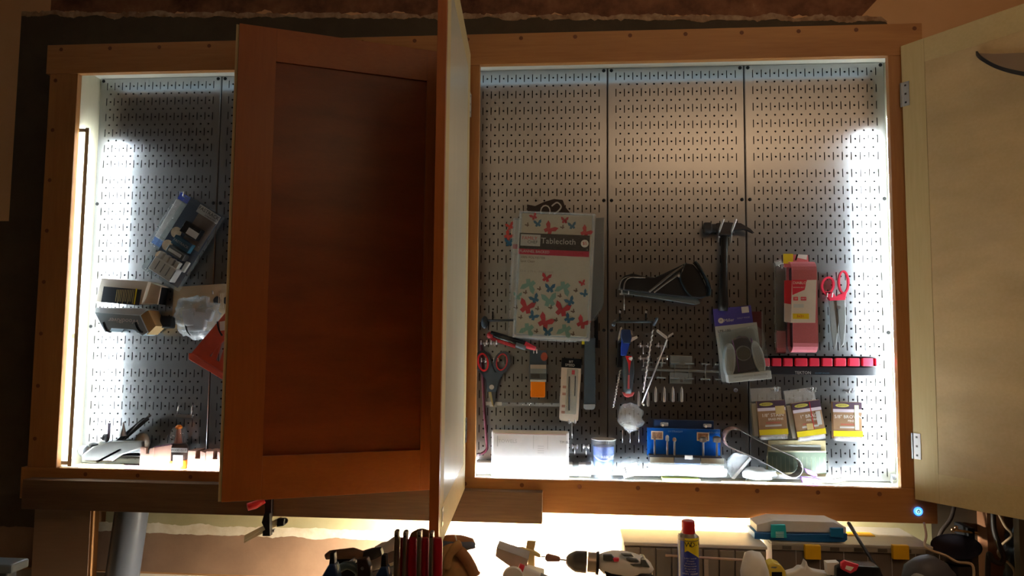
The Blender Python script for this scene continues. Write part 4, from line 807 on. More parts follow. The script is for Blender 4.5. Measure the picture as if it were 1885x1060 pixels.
f = Fr(1312, 569, .9, 6.5, t)
f.rect('purple_header', 0, 4.3, -2.0, 0, -.08, 0, mat('header_purple', (.05, .045, .32), .45, var=.3, scale=30)); f.rect('pale_square', 3.2, 4.0, -.8, -.1, 0, .02, M_ltgrey); f.txt('Miller', 1.65, -1.45, .5, M_ltgrey, .02); f.disc('round_logo', .75, -1.4, .32, 0, .02, M_ltgrey); f.txt('M', .75, -1.4, .3, M_navy, .03); f.txt('HALF MASK', 3.3, -1.35, .28, mat('faint_lilac', (.3, .3, .55), .5), .02)
f.rect('backing_card', 0, 4.7, -8.3, -2.0, -.08, 0, mat('pale_blue_card', (.42, .47, .48), .6)); f.txt('LPR-100', .25, -2.6, .42, M_black, .02, align='LEFT')
f.poly('mask_body', [(1.2, -7.6), (1.0, -5.2), (1.7, -3.6), (2.5, -3.3), (3.3, -3.5), (3.9, -5.0), (4.0, -7.3)], 0, .9, mat('mask_dark', (.015, .018, .04), .4), .2)
for a, q in ((.95, -6), (4.1, 6)):
    fq = Fr(0, 0, .9, 6.5, t); fq.x, fq.z = f.pt(a, -5.9); fq.a = math.radians(6.5+q*1.3)
    fq.disc('filter_side', 0, 0, .62, 0, 1.2, mat('filter_grey', (.40, .45, .47), .5), n=20, ry=1.9, bevel=.08)
    for k in range(6): fq.rect('filter_slot', -.36+k*.13, -.32+k*.13, -1.2, 1.2, 1.2, 1.22, M_grey)
f.oval('valve_ring', 2.55, -5.3, .85, .85, .1, .9, 1.15, mat('valve_grey', (.16, .18, .19), .4)); f.disc('valve_face', 2.55, -5.3, .72, .9, 1.05, mat('valve_dark', (.05, .06, .05), .4))
for a in (1.5, 3.6): f.tube('purple_strap', [(a, -3.7, 1.0), (a+(.25 if a < 2 else .15), -5.5, 1.1), (a+.3, -7.3, 1.0)], .06, mat('strap_purple', (.16, .03, .25), .5), n=6)
f.rect('bottom_label', .45, 5.2, -8.4, -7.5, 0, 1.35, mat('label_pale', (.55, .58, .58), .6), .05); f.txt('NIOSH APPROVED RESPIRATOR', 2.9, -7.85, .26, M_grey, 1.37)
f.poly('clear_shell', [(.2, -2.7), (4.3, -2.3), (5.0, -3.2), (5.2, -8.3), (.5, -8.4)], .0, 1.5, M_filmd, .25)
t = T('maroon_card', 'dark red card half hidden behind the purple header pack', 'card', 1392, 605, .1)
prism('card_body', [(1380, 573), (1402, 573), (1403, 640), (1384, 640)], .1, .35, mat('maroon_card', (.09, .01, .02), .5), t, .02); prism('clear_edge', [(1401, 572), (1405, 572), (1406, 645), (1402, 645)], .1, .5, M_film, t)

# sanding belts
m_belt = mat('sanding_belt_red', (.58, .17, .21), .85, var=.12, scale=300, bump=.2)
t = T('sanding_belt_pack', 'front pink-red sanding belt pack with white label sleeve and yellow stickers', 'package', 1470, 560, .1)
def belt(t, u0, u1, v0, v1, da, db):
    xa = at((u0+u1)/2, v0, (da+db)/2)
    x0, zt1 = at(u0, v0, da); x1, _ = at(u1, v0, db); _, zb1 = at(u0, v1, db); r = (db-da)/2; mid = (da+db)/2
    path = []
    for i in range(9): a = math.pi*i/8; path.append((0, mid+r*math.cos(a), zt1-r+r*math.sin(a)))
    for i in range(9): a = math.pi+math.pi*i/8; path.append((0, mid+r*math.cos(a), zb1+r+r*math.sin(a)))
    path = [((x0+x1)/2, d, z) for _, d, z in path]
    return strap('belt_loop', path, x1-x0, .06, m_belt, t, wdir=(1, 0, 0), closed=True), x0, x1
_, bx0, bx1 = belt(t, 1447, 1503, 484, 648, .6, 2.6)
box('inner_core', bx0+.12, bx1-.1, 1.0, 2.3, at(1470, 640, 2)[1], at(1470, 492, 2)[1], mat('belt_inner_dark', (.05, .01, .015), .8), t, .2)
prism('label_front', [(1458, 516), (1503, 515), (1501, 594), (1456, 594)], 2.62, 2.66, M_white, t); f = Fr(1458, 515, 2.66, 0, t)
f.poly('red_flash', [(0, 0), (1.6, 0), (1.35, -1.1), (0, -1.7)], 0, .01, M_redp); f.txt('DIABLO', .82, -.35, .42, M_white, .02); f.txt('SANDING BELT', .7, -.85, .18, M_white, .02)
f.rect('red_mark', .1, .6, -2.3, -1.9, 0, .01, M_redp); f.rect('red_mark', .9, 1.5, -2.3, -1.9, 0, .01, M_redp); f.txt('50', .35, -2.1, .3, M_white, .02); f.txt('GRIT', 1.2, -2.1, .24, M_white, .02); f.rect('pale_text', .1, 1.2, -3.1, -2.7, 0, .01, mat('very_pale_blue', (.65, .75, .8), .5)); f.rect('yellow_sticker', 0, 1.75, -4.35, -3.75, 0, .02, M_yellow); f.txt('3x21', .8, -4.05, .4, M_red, .03)
prism('label_side', [(1444, 516), (1458, 516), (1456, 560), (1444, 558)], 2.5, 2.6, mat('diablo_red', (.5, .01, .03), .45), t); prism('label_side', [(1444, 558), (1456, 560), (1456, 594), (1444, 592)], 2.5, 2.6, mat('label_grey', (.5, .48, .5), .5), t)
prism('header_card', [(1443, 468), (1487, 469), (1490, 490), (1443, 492)], 1.2, 1.3, mat('header_pink', (.75, .2, .24), .5), t); prism('yellow_sticker', [(1442, 467), (1460, 467), (1460, 485), (1442, 485)], 1.3, 1.33, M_yellow, t); prism('white_corner', [(1466, 468), (1486, 469), (1485, 478), (1466, 474)], 1.3, 1.32, M_white, t)
tube('black_hook', smooth_path([P3(1466, 476, .1), P3(1465, 478, 1.5), P3(1468, 468, 1.9)], 4), .09, M_black, t, n=6)
t = T('sanding_belt_pack', 'second sanding belt pack with clear wrapping, tucked behind the front one at its left', 'package', 1435, 560, .1)
_, cx0, cx1 = belt(t, 1428, 1446, 608, 650, .05, .5)
prism('wrapped_core', [(1428, 490), (1446, 484), (1446, 612), (1430, 612)], .05, .45, mat('dark_contents', (.035, .03, .028), .4), t, .05); prism('clear_wrap', [(1424, 483), (1446, 480), (1446, 640), (1426, 640)], .48, .54, M_film, t); prism('pale_tab', [(1425, 481), (1438, 477), (1443, 500), (1432, 494)], .3, .4, M_ltgrey, t)

t = T('red_scissors', 'open-looped red handled scissors with grey blades on the bright right panel', 'scissors', 1537, 570, .1)
f = Fr(1537, 540, .7, 0, t)
f.oval('left_loop', -.85, .9, .75, 1.0, .22, 0, .35, M_redp, sk=.1); f.oval('right_loop', .85, 1.25, .62, 1.35, .2, .1, .45, M_redp, sk=0)
f.poly('handle_bridge', [(-1.3, .2), (-.4, .2), (0, -.4), (.35, -.1), (1.2, .1), (1.0, -.75), (-.7, -.85)], 0, .35, M_redp, .05)
f.poly('blade', [(-.75, -.8), (.25, -.8), (.3, -3.0), (-.1, -6.0), (-.35, -6.3), (-.6, -4.0)], .08, .18, mat('blade_grey', (.42, .46, .46), .35, .8), .02); f.poly('blade', [(.05, -.8), (1.0, -.8), (1.0, -3.0), (.75, -5.6), (.45, -6.1), (.3, -4.0)], .2, .3, mat('blade_grey', (.42, .46, .46), .35, .8), .02); f.disc('pivot_screw', .25, -1.6, .2, .3, .38, M_silver, n=12)
peg_hook('steel peg hook holding the red scissors', 1520, 546, 1.2, .8, group='peg hooks in the right bay', drop=.3)

# clip rail with red clips
t = T('clip_rail', 'long black clip rail with red clips and white lettering on the right panel', 'rail', 1510, 675, .1)
xl, _ = at(1392, 675, 1.0); xr2, _ = at(1616, 675, 1.0); zt2 = at(1500, 655, 1)[1]; zb2 = at(1500, 690, 1)[1]
box('rail_back', xl, xr2, .1, .5, zb2, zt2, M_blackgl, t, .04); box('rail_front', xl, xr2, .5, 1.0, zb2, zb2+(zt2-zb2)*.42, mat('rail_front_black', (.012, .014, .02), .35), t, .05); box('top_lip', xl, xr2, .5, 1.1, zt2-.1, zt2, M_blackgl, t, .02)
f = Fr(1478, 686, 1.01, 0, t); f.txt('TEKTON', 0, .0, .45, M_ltgrey, .01); f.txt('SOCKET HOLDER', 2.1, -.02, .2, mat('dim_blue_text', (.1, .2, .3), .5), .01)
cl = [(1400, 1417), (1421, 1438), (1442, 1459), (1464, 1486), (1490, 1508), (1513, 1532), (1537, 1557), (1562, 1582), (1587, 1607), (1611, 1619)]
for u0, u1 in cl:
    xa, za = at(u0, 659, 1.1); xb, zb_ = at(u1, 674, 1.1)
    c = box('red_clip', xa, xb, .5, 1.25, zb_, za, M_redp, t, .08)
M_tray = mat('pin_pack_brown', (.33, .20, .11), .5, var=.2, scale=50)
def pin_pack(label, u, v, deg, top, bottom, full=True):
    t = T('pin_pack', label, 'package', u+25, v+35, .1, 'yellow and brown pin packs'); f = Fr(u, v, 1.35, deg, t)
    if full: f.rect('clear_flap', -.35, 3.0, -.1, 1.4, -1.2, -.9, M_film2, .03); f.rect('rear_pack', -.5, .1, -3.9, -.3, -1.2, -.4, mat('pale_rear', (.42, .42, .38), .5), .05); f.rect('rear_yellow', -.3, 2.6, -3.6, -3.1, -1.2, -.75, M_yellow, .02)
    f.rect('box_body', 0, 3.1, -4.0, 0, -.6, 0, M_tray, .04)
    f.rect('dark_top_band', 0, 3.1, -.75, 0, 0, .02, mat('aubergine', (.06, .03, .06), .5)); f.disc('yellow_oval', 1.0, -.35, .75, .02, .035, mat('dull_yellow', (.62, .60, .12), .5), ry=.2); f.txt('BOSTITCH', 1.0, -.35, .2, M_black, .04)
    f.rect('white_band', 0, 3.1, -1.1, -.75, 0, .02, mat('lilac_white', (.75, .7, .8), .5)); f.txt(top, 1.6, -1.6, .52, M_white, .02); f.txt(bottom, 1.9, -2.05, .34, M_white, .02); f.rect('red_text_line', .8, 2.4, -2.5, -2.35, 0, .015, mat('rust_text', (.45, .12, .08), .5)); f.rect('pale_text_line', .7, 2.5, -2.85, -2.65, 0, .015, M_ltgrey)
    f.rect('yellow_base_band', 0, 3.15, -3.75, -3.15, 0, .03, M_yellow); f.rect('clear_box_foot', .1, 3.0, -4.3, -3.75, -.5, .05, M_film2, .05)
    return t, f
_, f = pin_pack('left of the three pin packs, brass pictured top right, tilted slightly', 1393, 739, 4, '1/8" STAIN', 'BRAD PINS'); f.rect('brass_picture', 1.95, 2.95, -1.5, -.6, .02, .04, mat('tan_picture', (.62, .48, .2), .5))
_, f = pin_pack('middle pin pack, the most tilted, with a clear window at its right', 1457, 743, 9, '1" BRAD', 'PIN PAK'); f.rect('clear_window', 2.4, 2.9, -2.7, -1.2, .02, .06, M_ltgrey); f.rect('tan_picture', 1.2, 1.9, -3.1, -2.4, .02, .04, mat('tan_picture', (.62, .48, .2), .5)); f.rect('red_stripe', 1.9, 1.98, -3.1, -.1, .02, .04, M_red)
_, f = pin_pack('right pin pack, hanging straight, pale strip down its right side', 1533, 740, 0, '5/8" BROWN', 'PINS', False); f.rect('cream_strip', 2.3, 2.75, -3.0, -.3, .02, .05, mat('pale_yellow', (.85, .78, .5), .5))
for i, (u, v) in enumerate(((1421, 716), (1489, 717), (1556, 719))): peg_hook('steel peg hook above the '+['left', 'middle', 'right'][i]+' pin pack', u, v, 1.6, .5, M_steel, 'peg hooks above the pin packs', drop=.3)

# bottom shelf, right part
t = thing('router_bit_set', 'open blue bit case with five bits and its clear lid hanging forward', 'tool case', (at(1262, 880, 2)[0], 2, ZBOT))
f = Fr(1192, 787, 1.3, -.6, t); Wb = at(1326, 800, 1.3)[0]-at(1192, 800, 1.3)[0]
f.rect('blue_back', 0, Wb, -3.1, 0, -.5, 0, M_blue, .03); f.rect('navy_top', .7, Wb-.7, 0, .95, -.55, -.1, M_navy, .03)
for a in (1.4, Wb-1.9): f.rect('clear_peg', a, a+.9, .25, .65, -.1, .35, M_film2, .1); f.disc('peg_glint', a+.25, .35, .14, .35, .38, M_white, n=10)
f.rect('bit_tray', .1, Wb, -3.7, -2.9, -.4, .9, mat('tray_grey_blue', (.05, .06, .09), .5), .04)
for a in (.4, 5.5): f.rect('picture', a, a+1.35, -1.3, -.35, 0, .02, M_cream_p); f.rect('picture_detail', a+.12, a+1.23, -1.18, -.47, .02, .03, mat('picture_browns', (.35, .2, .12), .5, var=.9, scale=200))
f.txt('1/4 STRAIGHT', 3.1, -.35, .27, mat('pale_blue_text', (.3, .5, .85), .5), .02); f.txt('ROUND OVER', 7.7, -.35, .27, mat('pale_blue_text', (.3, .5, .85), .5), .02)
for a, hd, br, tp in ((.75, .12, mat('brown_bit', (.25, .15, .1), .4), .5), (2.15, .2, M_silver, .55), (2.95, .22, mat('brown_bit', (.25, .15, .1), .4), .3), (6.1, .4, mat('bit_grey_brown', (.16, .13, .11), .35, .6), .5), (7.6, .45, mat('bit_grey_brown', (.16, .13, .11), .35, .6), .6)):
    x, z = f.pt(a, -3.2); lathe('bit_shank', [(.12, 0), (.12, 2.0)], (x, 1.9, z), M_silver, t, n=10); lathe('bit_head', [(.1, 0), (hd, .1), (hd, tp), (hd*.5, tp+.15)], (x, 1.9, z+1.8), br, t, n=14)
for a in (1.5, 3.9, 4.9): f.rect('empty_socket', a, a+.35, -3.4, -3.2, .9, .92, M_black)
zb3 = ZBOT+.5; zt3 = f.pt(0, -3.75)[1]
lathe('clear_lid', [(.95, 0), (.95, Wb+.3)], (f.pt(0, 0)[0]+.1, 1.72, ZBOT+1.45), M_film2, t, axis=(1, 0, 0), n=28)
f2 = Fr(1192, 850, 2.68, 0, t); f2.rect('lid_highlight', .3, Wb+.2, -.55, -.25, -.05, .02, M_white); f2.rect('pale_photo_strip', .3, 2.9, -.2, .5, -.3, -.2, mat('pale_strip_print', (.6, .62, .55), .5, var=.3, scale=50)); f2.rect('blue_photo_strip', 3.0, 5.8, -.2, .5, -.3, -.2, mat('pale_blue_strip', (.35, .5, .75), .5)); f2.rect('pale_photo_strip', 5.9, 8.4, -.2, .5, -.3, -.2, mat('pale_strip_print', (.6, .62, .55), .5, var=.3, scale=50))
box('yellow_label', f.pt(1.5, 0)[0], f.pt(5.6, 0)[0], 1.2, 2.6, ZBOT+.02, ZBOT+.35, mat('lime_yellow', (.7, .75, .2), .5), t, .02); f2.rect('lid_latch', 4.1, 4.95, .35, .8, -.2, -.05, M_ltgrey, .02)
belt_in = mat('belt_inner_grey', (.36, .37, .37), .8, var=.08, scale=200)
t = thing('sanding_belt_loop', 'grey sanding belt loop leaning across the bottom right shelf', 'sanding belt', (at(1400, 880, 2)[0], 1.5, ZBOT))
def stad(A, B, r, d, n=9):
    a = Vector((at(*A, d)[0], 0, at(*A, d)[1])); b = Vector((at(*B, d)[0], 0, at(*B, d)[1])); u = (b-a).normalized(); w = Vector((-u.z, 0, u.x)); out = []
    for i in range(n): q = math.pi/2+math.pi*i/(n-1); out.append(a+(u*math.cos(q)+w*math.sin(q))*r*1.0)
    for k in range(1, 8): out.append(a+(b-a)*k/8-w*r*(1-.12*math.sin(math.pi*k/8)))
    for i in range(n): q = -math.pi/2+math.pi*i/(n-1); out.append(b+(u*math.cos(q)+w*math.sin(q))*r)
    for k in range(1, 8): out.append(b+(a-b)*k/8+w*r*(1-.12*math.sin(math.pi*k/8)))
    return [(p.x, d, p.z) for p in out]
strap('belt_band', stad((1351, 806), (1455, 858), 1.1, 1.75), 1.9, .07, belt_in, t, closed=True)
strap('grit_face', [(x, d, z) for x, d, z in stad((1351, 806), (1455, 858), 1.16, 1.75)][:11], 1.88, .05, mat('grit_pinkish', (.42, .28, .27), .85), t)
t = thing('wrapped_blade', 'clear wrapped packet with a white diagonal edge beside the blue bit case', 'packet', (at(1350, 880, 2)[0], 2.2, ZBOT))
prism('white_edge', [(1380, 841), (1384, 845), (1352, 882), (1347, 880)], .35, .75, M_white, t, .02); prism('clear_packet', [(1340, 845), (1352, 833), (1381, 838), (1347, 880), (1338, 868)], .25, .65, M_film2, t, .08); prism('dark_insert', [(1344, 848), (1352, 838), (1372, 840), (1350, 866)], .1, .24, mat('insert_brown', (.2, .15, .14), .4), t, .05)
t = thing('plastic_bag', 'small white crumpled plastic bag under the grey sanding belt', 'bag', (at(1395, 880, 2)[0], 2.0, ZBOT))
blob('bag_body', (at(1396, 870, 1.9)[0], 1.9, ZBOT+.85), (1.75, .75, .85), mat('white_translucent_bag', (.6, .66, .68), .3, var=.3, scale=60, bump=.6), t, amp=.16, seed=12, n=3, flat=.95)
t = thing('flat_stick', 'pale flat wooden stick lying along the front under the sanding belt', 'stick', (at(1400, 885, 2.8)[0], 2.8, ZBOT)); xa, _ = at(1328, 885, 2.8); box('stick_body', xa, xa+8.6, 2.66, 2.88, ZBOT+.01, ZBOT+.25, M_pine_x, t, .02)
t = thing('ruler_card', 'green lined ruler plate standing in front of a tan card at the bottom right', 'ruler', (at(1466, 870, 1)[0], 1, ZBOT))
prism('tan_card', [(1414, 810), (1520, 811), (1521, 878), (1410, 872)], .15, .3, mat('khaki_card', (.42, .36, .2), .6), t, .02); prism('grey_strip', [(1420, 818), (1511, 819), (1511, 830), (1420, 829)], .3, .36, mat('grey_green', (.26, .28, .26), .4), t)
prism('green_plate', [(1414, 830), (1521, 831), (1521, 872), (1414, 868)], .5, .62, mat('green_plate', (.20, .26, .20), .35, .3), t, .02); prism('plate_border', [(1414, 829), (1521, 830), (1521, 833), (1414, 832)], .62, .65, mat('pale_olive', (.5, .52, .35), .5), t)
f = Fr(1418, 838, .65, 0, t)
for k in range(14): f.rect('ruler_line', .2+k*.47, .23+k*.47, -1.8, -.1, 0, .01, mat('pale_olive', (.5, .52, .35), .5))
f.txt('J', 5.9, -.5, .6, mat('pale_olive', (.5, .52, .35), .5), .01); f.txt('N', 5.8, -1.0, .5, mat('pale_olive', (.5, .52, .35), .5), .01)
t = thing('purple_snips', 'purple handled snips with pale blades lying at the bottom right', 'snips', (at(1500, 885, 2)[0], 2, ZBOT))
mp2 = mat('purple_plastic', (.36, .16, .55), .4)
prism('purple_grip', [(1482, 862), (1494, 866), (1505, 873), (1504, 879), (1497, 878), (1486, 871)], 1.2, 1.7, mp2, t, .08); prism('purple_grip', [(1476, 878), (1500, 880), (1515, 884), (1512, 890), (1478, 890)], 1.6, 2.2, mp2, t, .08)
prism('pale_blade', [(1512, 881), (1558, 872), (1560, 876), (1540, 884), (1514, 888)], 1.4, 1.55, M_white, t); prism('pale_blade', [(1514, 886), (1555, 880), (1560, 884), (1530, 889)], 1.7, 1.85, M_white, t); 
t = thing('corner_latch', 'small dark metal latch in the bottom right corner of the cabinet', 'latch', (at(1646, 888, 2)[0], 2, ZBOT))
prism('latch_body', [(1642, 873), (1650, 873), (1653, 884), (1650, 890), (1642, 890)], 1.5, 1.9, M_steel, t, .05); prism('latch_tongue', [(1644, 876), (1649, 876), (1650, 883), (1644, 883)], 1.9, 2.1, M_iron, t, .03)

# ================================================================ the bench and what stands on it
ZBN = -60.2
t = thing('workbench', 'workbench along the wall under the cabinet', 'workbench', (5, 10, -94))
M_bench = wood('bench_plywood', (.5, .42, .30), (.62, .54, .42), 'X', .7, 5)
box('bench_top', -77, 100, -.9, 37, ZBN-1.5, ZBN, M_bench, t, .05); box('apron', -74, 97, 33, 34.5, ZBN-5, ZBN-1.5, M_bench, t)
for x in (-74, 10, 94):
    for d in (.5, 32): box('leg', x, x+3.5, d, d+3.5, -94, ZBN-1.5, M_2x4, t)
def B(name, label, cat, u, v, d, group=None): return thing(name, label, cat, (at(u, v, d)[0], d, ZBN), group)
# left: plywood support, pipe, bin, hanging clamp
t = B('plywood_upright', 'upright plywood board standing on the bench at the left under the cabinet', 'board', 115, 1000, 3)
xa, _ = at(63, 950, 3.6); xb, _ = at(166, 950, 3.6)
M_kply = wood('brown_ply_face', (.27, .165, .10), (.33, .21, .13), 'X', .7, 3)
box('board_face', xa, xb, 2.4, 3.55, ZBN, -50.6, M_kply, t, .02); box('board_edge', xb, xb+.3, 2.4, 3.5, ZBN, -50.6, mat('orange_ply_edge', (.42, .2, .07), .6), t)
t = B('grey_pipe', 'thick dark grey pipe leaning slightly, right of the upright plywood board', 'pipe', 240, 1000, 1.8)
p_ = Vector((at(243, 948, 1.5)[0], 1.3, -50.75)); q_ = Vector((at(222, 1080, 1.5)[0], 1.3, ZBN+.05))
lathe('pipe_body', [(1.85, 0), (1.85, (p_-q_).length)], tuple(q_), mat('pipe_grey', (.10, .11, .13), .35, .2), t, axis=tuple(p_-q_), n=28)
t = B('blue_grey_bin', 'blue-grey plastic bin rim at the bottom left corner', 'bin', 20, 1055, 14)
zr2 = at(20, 1036, 16)[1]; xb, _ = at(52, 1035, 14)
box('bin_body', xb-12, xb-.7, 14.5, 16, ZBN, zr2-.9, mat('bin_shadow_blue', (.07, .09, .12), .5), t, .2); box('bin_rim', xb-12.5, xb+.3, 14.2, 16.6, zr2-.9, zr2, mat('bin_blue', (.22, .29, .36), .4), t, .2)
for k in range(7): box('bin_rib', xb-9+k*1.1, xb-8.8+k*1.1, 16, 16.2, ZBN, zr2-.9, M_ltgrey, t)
t = T('hanging_clamp', 'bar clamp with red handle gripping the underside of the dark board', 'clamp', 490, 960, 6)
tube('red_handle', [P3(456, 933, 7.4), P3(470, 929, 6.9), P3(487, 921, 6.4)], [.42, .45, .3], M_red, t, n=12); prism('head', [(487, 916), (500, 916), (499, 948), (496, 962), (488, 962), (487, 945)], 5.7, 6.3, M_black, t, .05)
tube('flat_bar', [P3(450, 995, 7.2), P3(490, 970, 6.0), P3(518, 955, 5.2)], .01, M_silver, t, n=4); obox('clamp_bar', tuple((Vector(P3(450, 992, 7.0))+Vector(P3(518, 957, 5.0)))/2), tuple((Vector(P3(518, 957, 5.0))-Vector(P3(450, 992, 7.0)))/2), (0.02, 0, .42), (0, .12, 0), mat('brassy_steel', (.55, .5, .36), .4, .6), t, .02)
prism('sliding_jaw', [(486, 945), (496, 945), (497, 987), (483, 987), (483, 978), (488, 975), (481, 962)], 6.2, 6.9, M_black, t, .06); prism('pad', [(510, 955), (523, 955), (522, 968), (509, 970)], 4.9, 5.6, M_black, t, .06); prism('release_tip', [(500, 975), (505, 974), (504, 980), (499, 980)], 5.9, 6.2, M_silver, t, .02)
lathe('pivot_ring', [(.3, 0), (.3, .2)], P3(526, 958, 5.0), M_iron, t, axis=(0, 1, 0), n=12)
# front: four bar clamps with red handles
for i, (ub, h0, h1) in enumerate(((731, 737, 744), (747, 751, 768), (773, 776, 790), (795, 798, 815))):
    dd = 31+i*.15
    t = B('bar_clamp', ['leftmost', 'second from the left', 'third from the left', 'rightmost'][i]+' of four upright red handled bar clamps in front', 'clamp', ub, 1000, dd, 'bar clamps with red handles')
    x0, zt4 = at(ub, [975, 976, 975, 977][i], dd); box('steel_bar', x0-.15, x0+.15, dd-.35, dd+.35, ZBN, zt4, mat('bar_steel', (.42, .38, .34), .3, 1), t, .1)
    lathe('bar_hole', [(.07, 0), (.07, .02)], (x0+.02, dd+.35, zt4-.35), M_black, t, axis=(0, 1, 0), n=8, smooth=False)
    xh0, zh = at(h0, 990, dd-.3); xh1, _ = at(h1, 990, dd-.3); r = (xh1-xh0)/2
    lathe('red_handle', [(r*.9, 0), (r, .3), (r, zh-ZBN-.25), (r*.8, zh-ZBN)], ((xh0+xh1)/2, dd-.35, ZBN), mat('clamp_red', (.34, .006, .018), .3), t, n=18)
# gloves
t = B('leather_gloves', 'pair of tan leather work gloves with a dark cuff band behind the red clamps', 'gloves', 830, 1030, 22)
M_lea = mat('tan_leather', (.42, .25, .10), .8, var=.2, scale=60, bump=.3); M_leb = mat('brown_leather', (.32, .15, .06), .8, var=.2, scale=50, bump=.3)
c_ = P3(842, 1040, 21.5); blob('palm', (c_[0], 21.5, c_[2]-1.5), (1.9, 1.1, 3.3), M_lea, t, amp=.1, seed=2, n=3, rot=.35)
tube('finger', smooth_path([P3(812, 1052, 22.4), P3(812, 1030, 22.7), P3(820, 1014, 22.8), P3(836, 1008, 22.5)], 4), [.42]*12+[.36], M_lea, t, n=12); tube('finger', smooth_path([P3(822, 1045, 22.9), P3(826, 1022, 22.9), P3(840, 1006, 22.8), P3(848, 1002, 22.6)], 4), [.4]*12+[.3], M_lea, t, n=12)
tube('finger', smooth_path([P3(838, 1010, 22.3), P3(852, 1020, 22.3), P3(866, 1042, 22.3), P3(872, 1058, 22.2)], 4), [.5]*12+[.6], M_leb, t, n=12)
blob('cuff', P3(838, 998, 21.0), (1.75, .8, .62), M_leb, t, amp=.06, seed=4, n=3); blob('cuff_band', P3(838, 1003, 21.3), (1.8, .8, .5), mat('cuff_navy_grey', (.10, .12, .16), .8), t, amp=.05, seed=5, n=3)
blob('second_glove', (P3(775, 1020, 21)[0], 20.5, P3(775, 1020, 21)[2]-2.2), (2.2, .9, 4.3), M_leb, t, amp=.05, seed=6, n=3); tube('white_tie', [P3(838, 985, 22.2), P3(841, 998, 22.3)], .06, M_white, t, n=6)
# tools between the clamps and the wall
t = B('wood_handled_tool', 'brown wooden handled tool lying in the pile left of the red clamps', 'tool', 640, 1022, 20)
tube('handle', [P3(600, 1025, 20), P3(608, 1021, 20), P3(650, 1018, 20), P3(668, 1021, 19.8)], [.25, .4, .5, .35], mat('old_wood_handle', (.16, .08, .04), .6), t, n=12); prism('dark_jaw', [(655, 1020), (680, 1012), (700, 1010), (705, 1025), (680, 1035), (655, 1030)], 19, 19.7, M_iron, t, .08); prism('prop_block', [(612, 1030), (670, 1026), (672, 1090), (612, 1090)], 18.5, 19.6, M_black, t, .1)
t = B('metal_scraper', 'grey steel bar lying diagonally beside the dark handled clamps', 'bar', 700, 1035, 22); obox('bar_body', P3(700, 1034, 21.5), tuple((Vector(P3(738, 1020, 21))-Vector(P3(670, 1050, 22)))/2), (.1, 0, .5), (0, .25, 0), mat('warm_steel', (.28, .24, .2), .4, .8), t, .05)
obox('second_bar', P3(690, 1058, 22.5), tuple((Vector(P3(735, 1045, 22))-Vector(P3(650, 1068, 23)))/2), (.1, 0, .35), (0, .3, 0), M_steel, t, .05); box('bar_prop', P3(700, 1050, 21)[0]-.6, P3(700, 1050, 21)[0]+.6, 20.5, 21.1, ZBN, P3(700, 1060, 21)[2], M_iron, t)
for i, (u, v) in enumerate(((610, 1017), (705, 1022))):
    t = B('spring_clamp', ['dark blue spring clamp at the left end of the tool pile', 'dark blue spring clamp just left of the red clamps'][i], 'clamp', u, v, 26, 'dark spring clamps')
    prism('black_neck', [(u-3, v), (u+5, v), (u+6, v+26), (u-5, v+26)], 25.6, 26.3, M_black, t, .08); prism('blue_grip', [(u-5, v+22), (u+6, v+22), (u+12, v+48), (u+12, v+90), (u-20, v+90), (u-18, v+44)], 25.4, 26.5, M_navy, t, .12); blob('pale_pad', P3(u+9, v+30, 26), (.22, .2, .4), M_ltgrey, t, n=2)
t = B('dark_pivot_tool', 'dark tool head with a round pivot between the two spring clamps', 'tool', 667, 1050, 24); prism('tool_head', [(656, 1030), (675, 1028), (681, 1045), (680, 1110), (658, 1110)], 23.5, 24.3, mat('dark_brown_iron', (.05, .03, .025), .4, .5), t, .1); lathe('pivot_pin', [(.15, 0), (.12, .1)], P3(667, 1046, 24.3), M_steel, t, axis=(0, 1, 0), n=12)
t = B('teal_grip_tool', 'tool with a teal grey curved grip lying low in the pile', 'tool', 640, 1050, 23); tube('curved_grip', smooth_path([P3(620, 1050, 23), P3(640, 1040, 23), P3(660, 1052, 23), P3(664, 1075, 23)], 4), .35, mat('teal_grey', (.06, .10, .11), .4), t, n=10); tube('curved_jaw', smooth_path([P3(612, 1060, 22.5), P3(630, 1046, 22.5), P3(655, 1030, 22.3)], 4), .22, M_steel, t, n=8)
t = B('white_plastic_bag', 'crumpled white plastic bag lying behind the red clamps', 'bag', 715, 1010, 14)
blob('bag_body', (P3(715, 1030, 14)[0], 13.5, P3(715, 1045, 14)[2]), (2.2, 1.6, 2.7), mat('white_bag', (.85, .85, .82), .5, bump=.5), t, amp=.16, seed=21, n=3, rot=-.5)
# middle: carton, scraper, drill, can
t = B('grey_carton', 'grey sided carton tilted in the pile right of the gloves', 'carton', 943, 1030, 18)
prism('carton_face', [(914, 1008), (973, 1029), (969, 1043), (961, 1052), (947, 1048), (938, 1042), (912, 1024)], 15.5, 18, mat('carton_grey', (.36, .32, .30), .7), t, .03); prism('carton_foot', [(940, 1045), (1000, 1062), (1000, 1095), (940, 1095)], 15, 17.4, M_white, t)
t = B('caulk_tube', 'white and red caulk tube lying under the grey carton', 'tube', 960, 1055, 20); lathe('tube_body', [(.9, 0), (.9, 5.5)], P3(950, 1055, 20), mat('tube_white', (.75, .72, .68), .4), t, axis=(.92, 0, -.38)); lathe('red_band', [(.92, 0), (.92, .45)], P3(950, 1055, 20), M_red, t, axis=(.92, 0, -.38)); lathe('grey_band', [(.92, 2.0), (.93, 3.2)], P3(950, 1055, 20), M_grey, t, axis=(.92, 0, -.38)); lathe('end_cap', [(.95, 0), (.9, .4), (.1, .45)], P3(945, 1062, 20.6), M_white, t, axis=(0, 1, 0)); box('tube_prop', P3(980, 1055, 20)[0]-1, P3(980, 1055, 20)[0]+1.2, 19, 20.6, ZBN, P3(990, 1090, 20)[2], M_white, t)
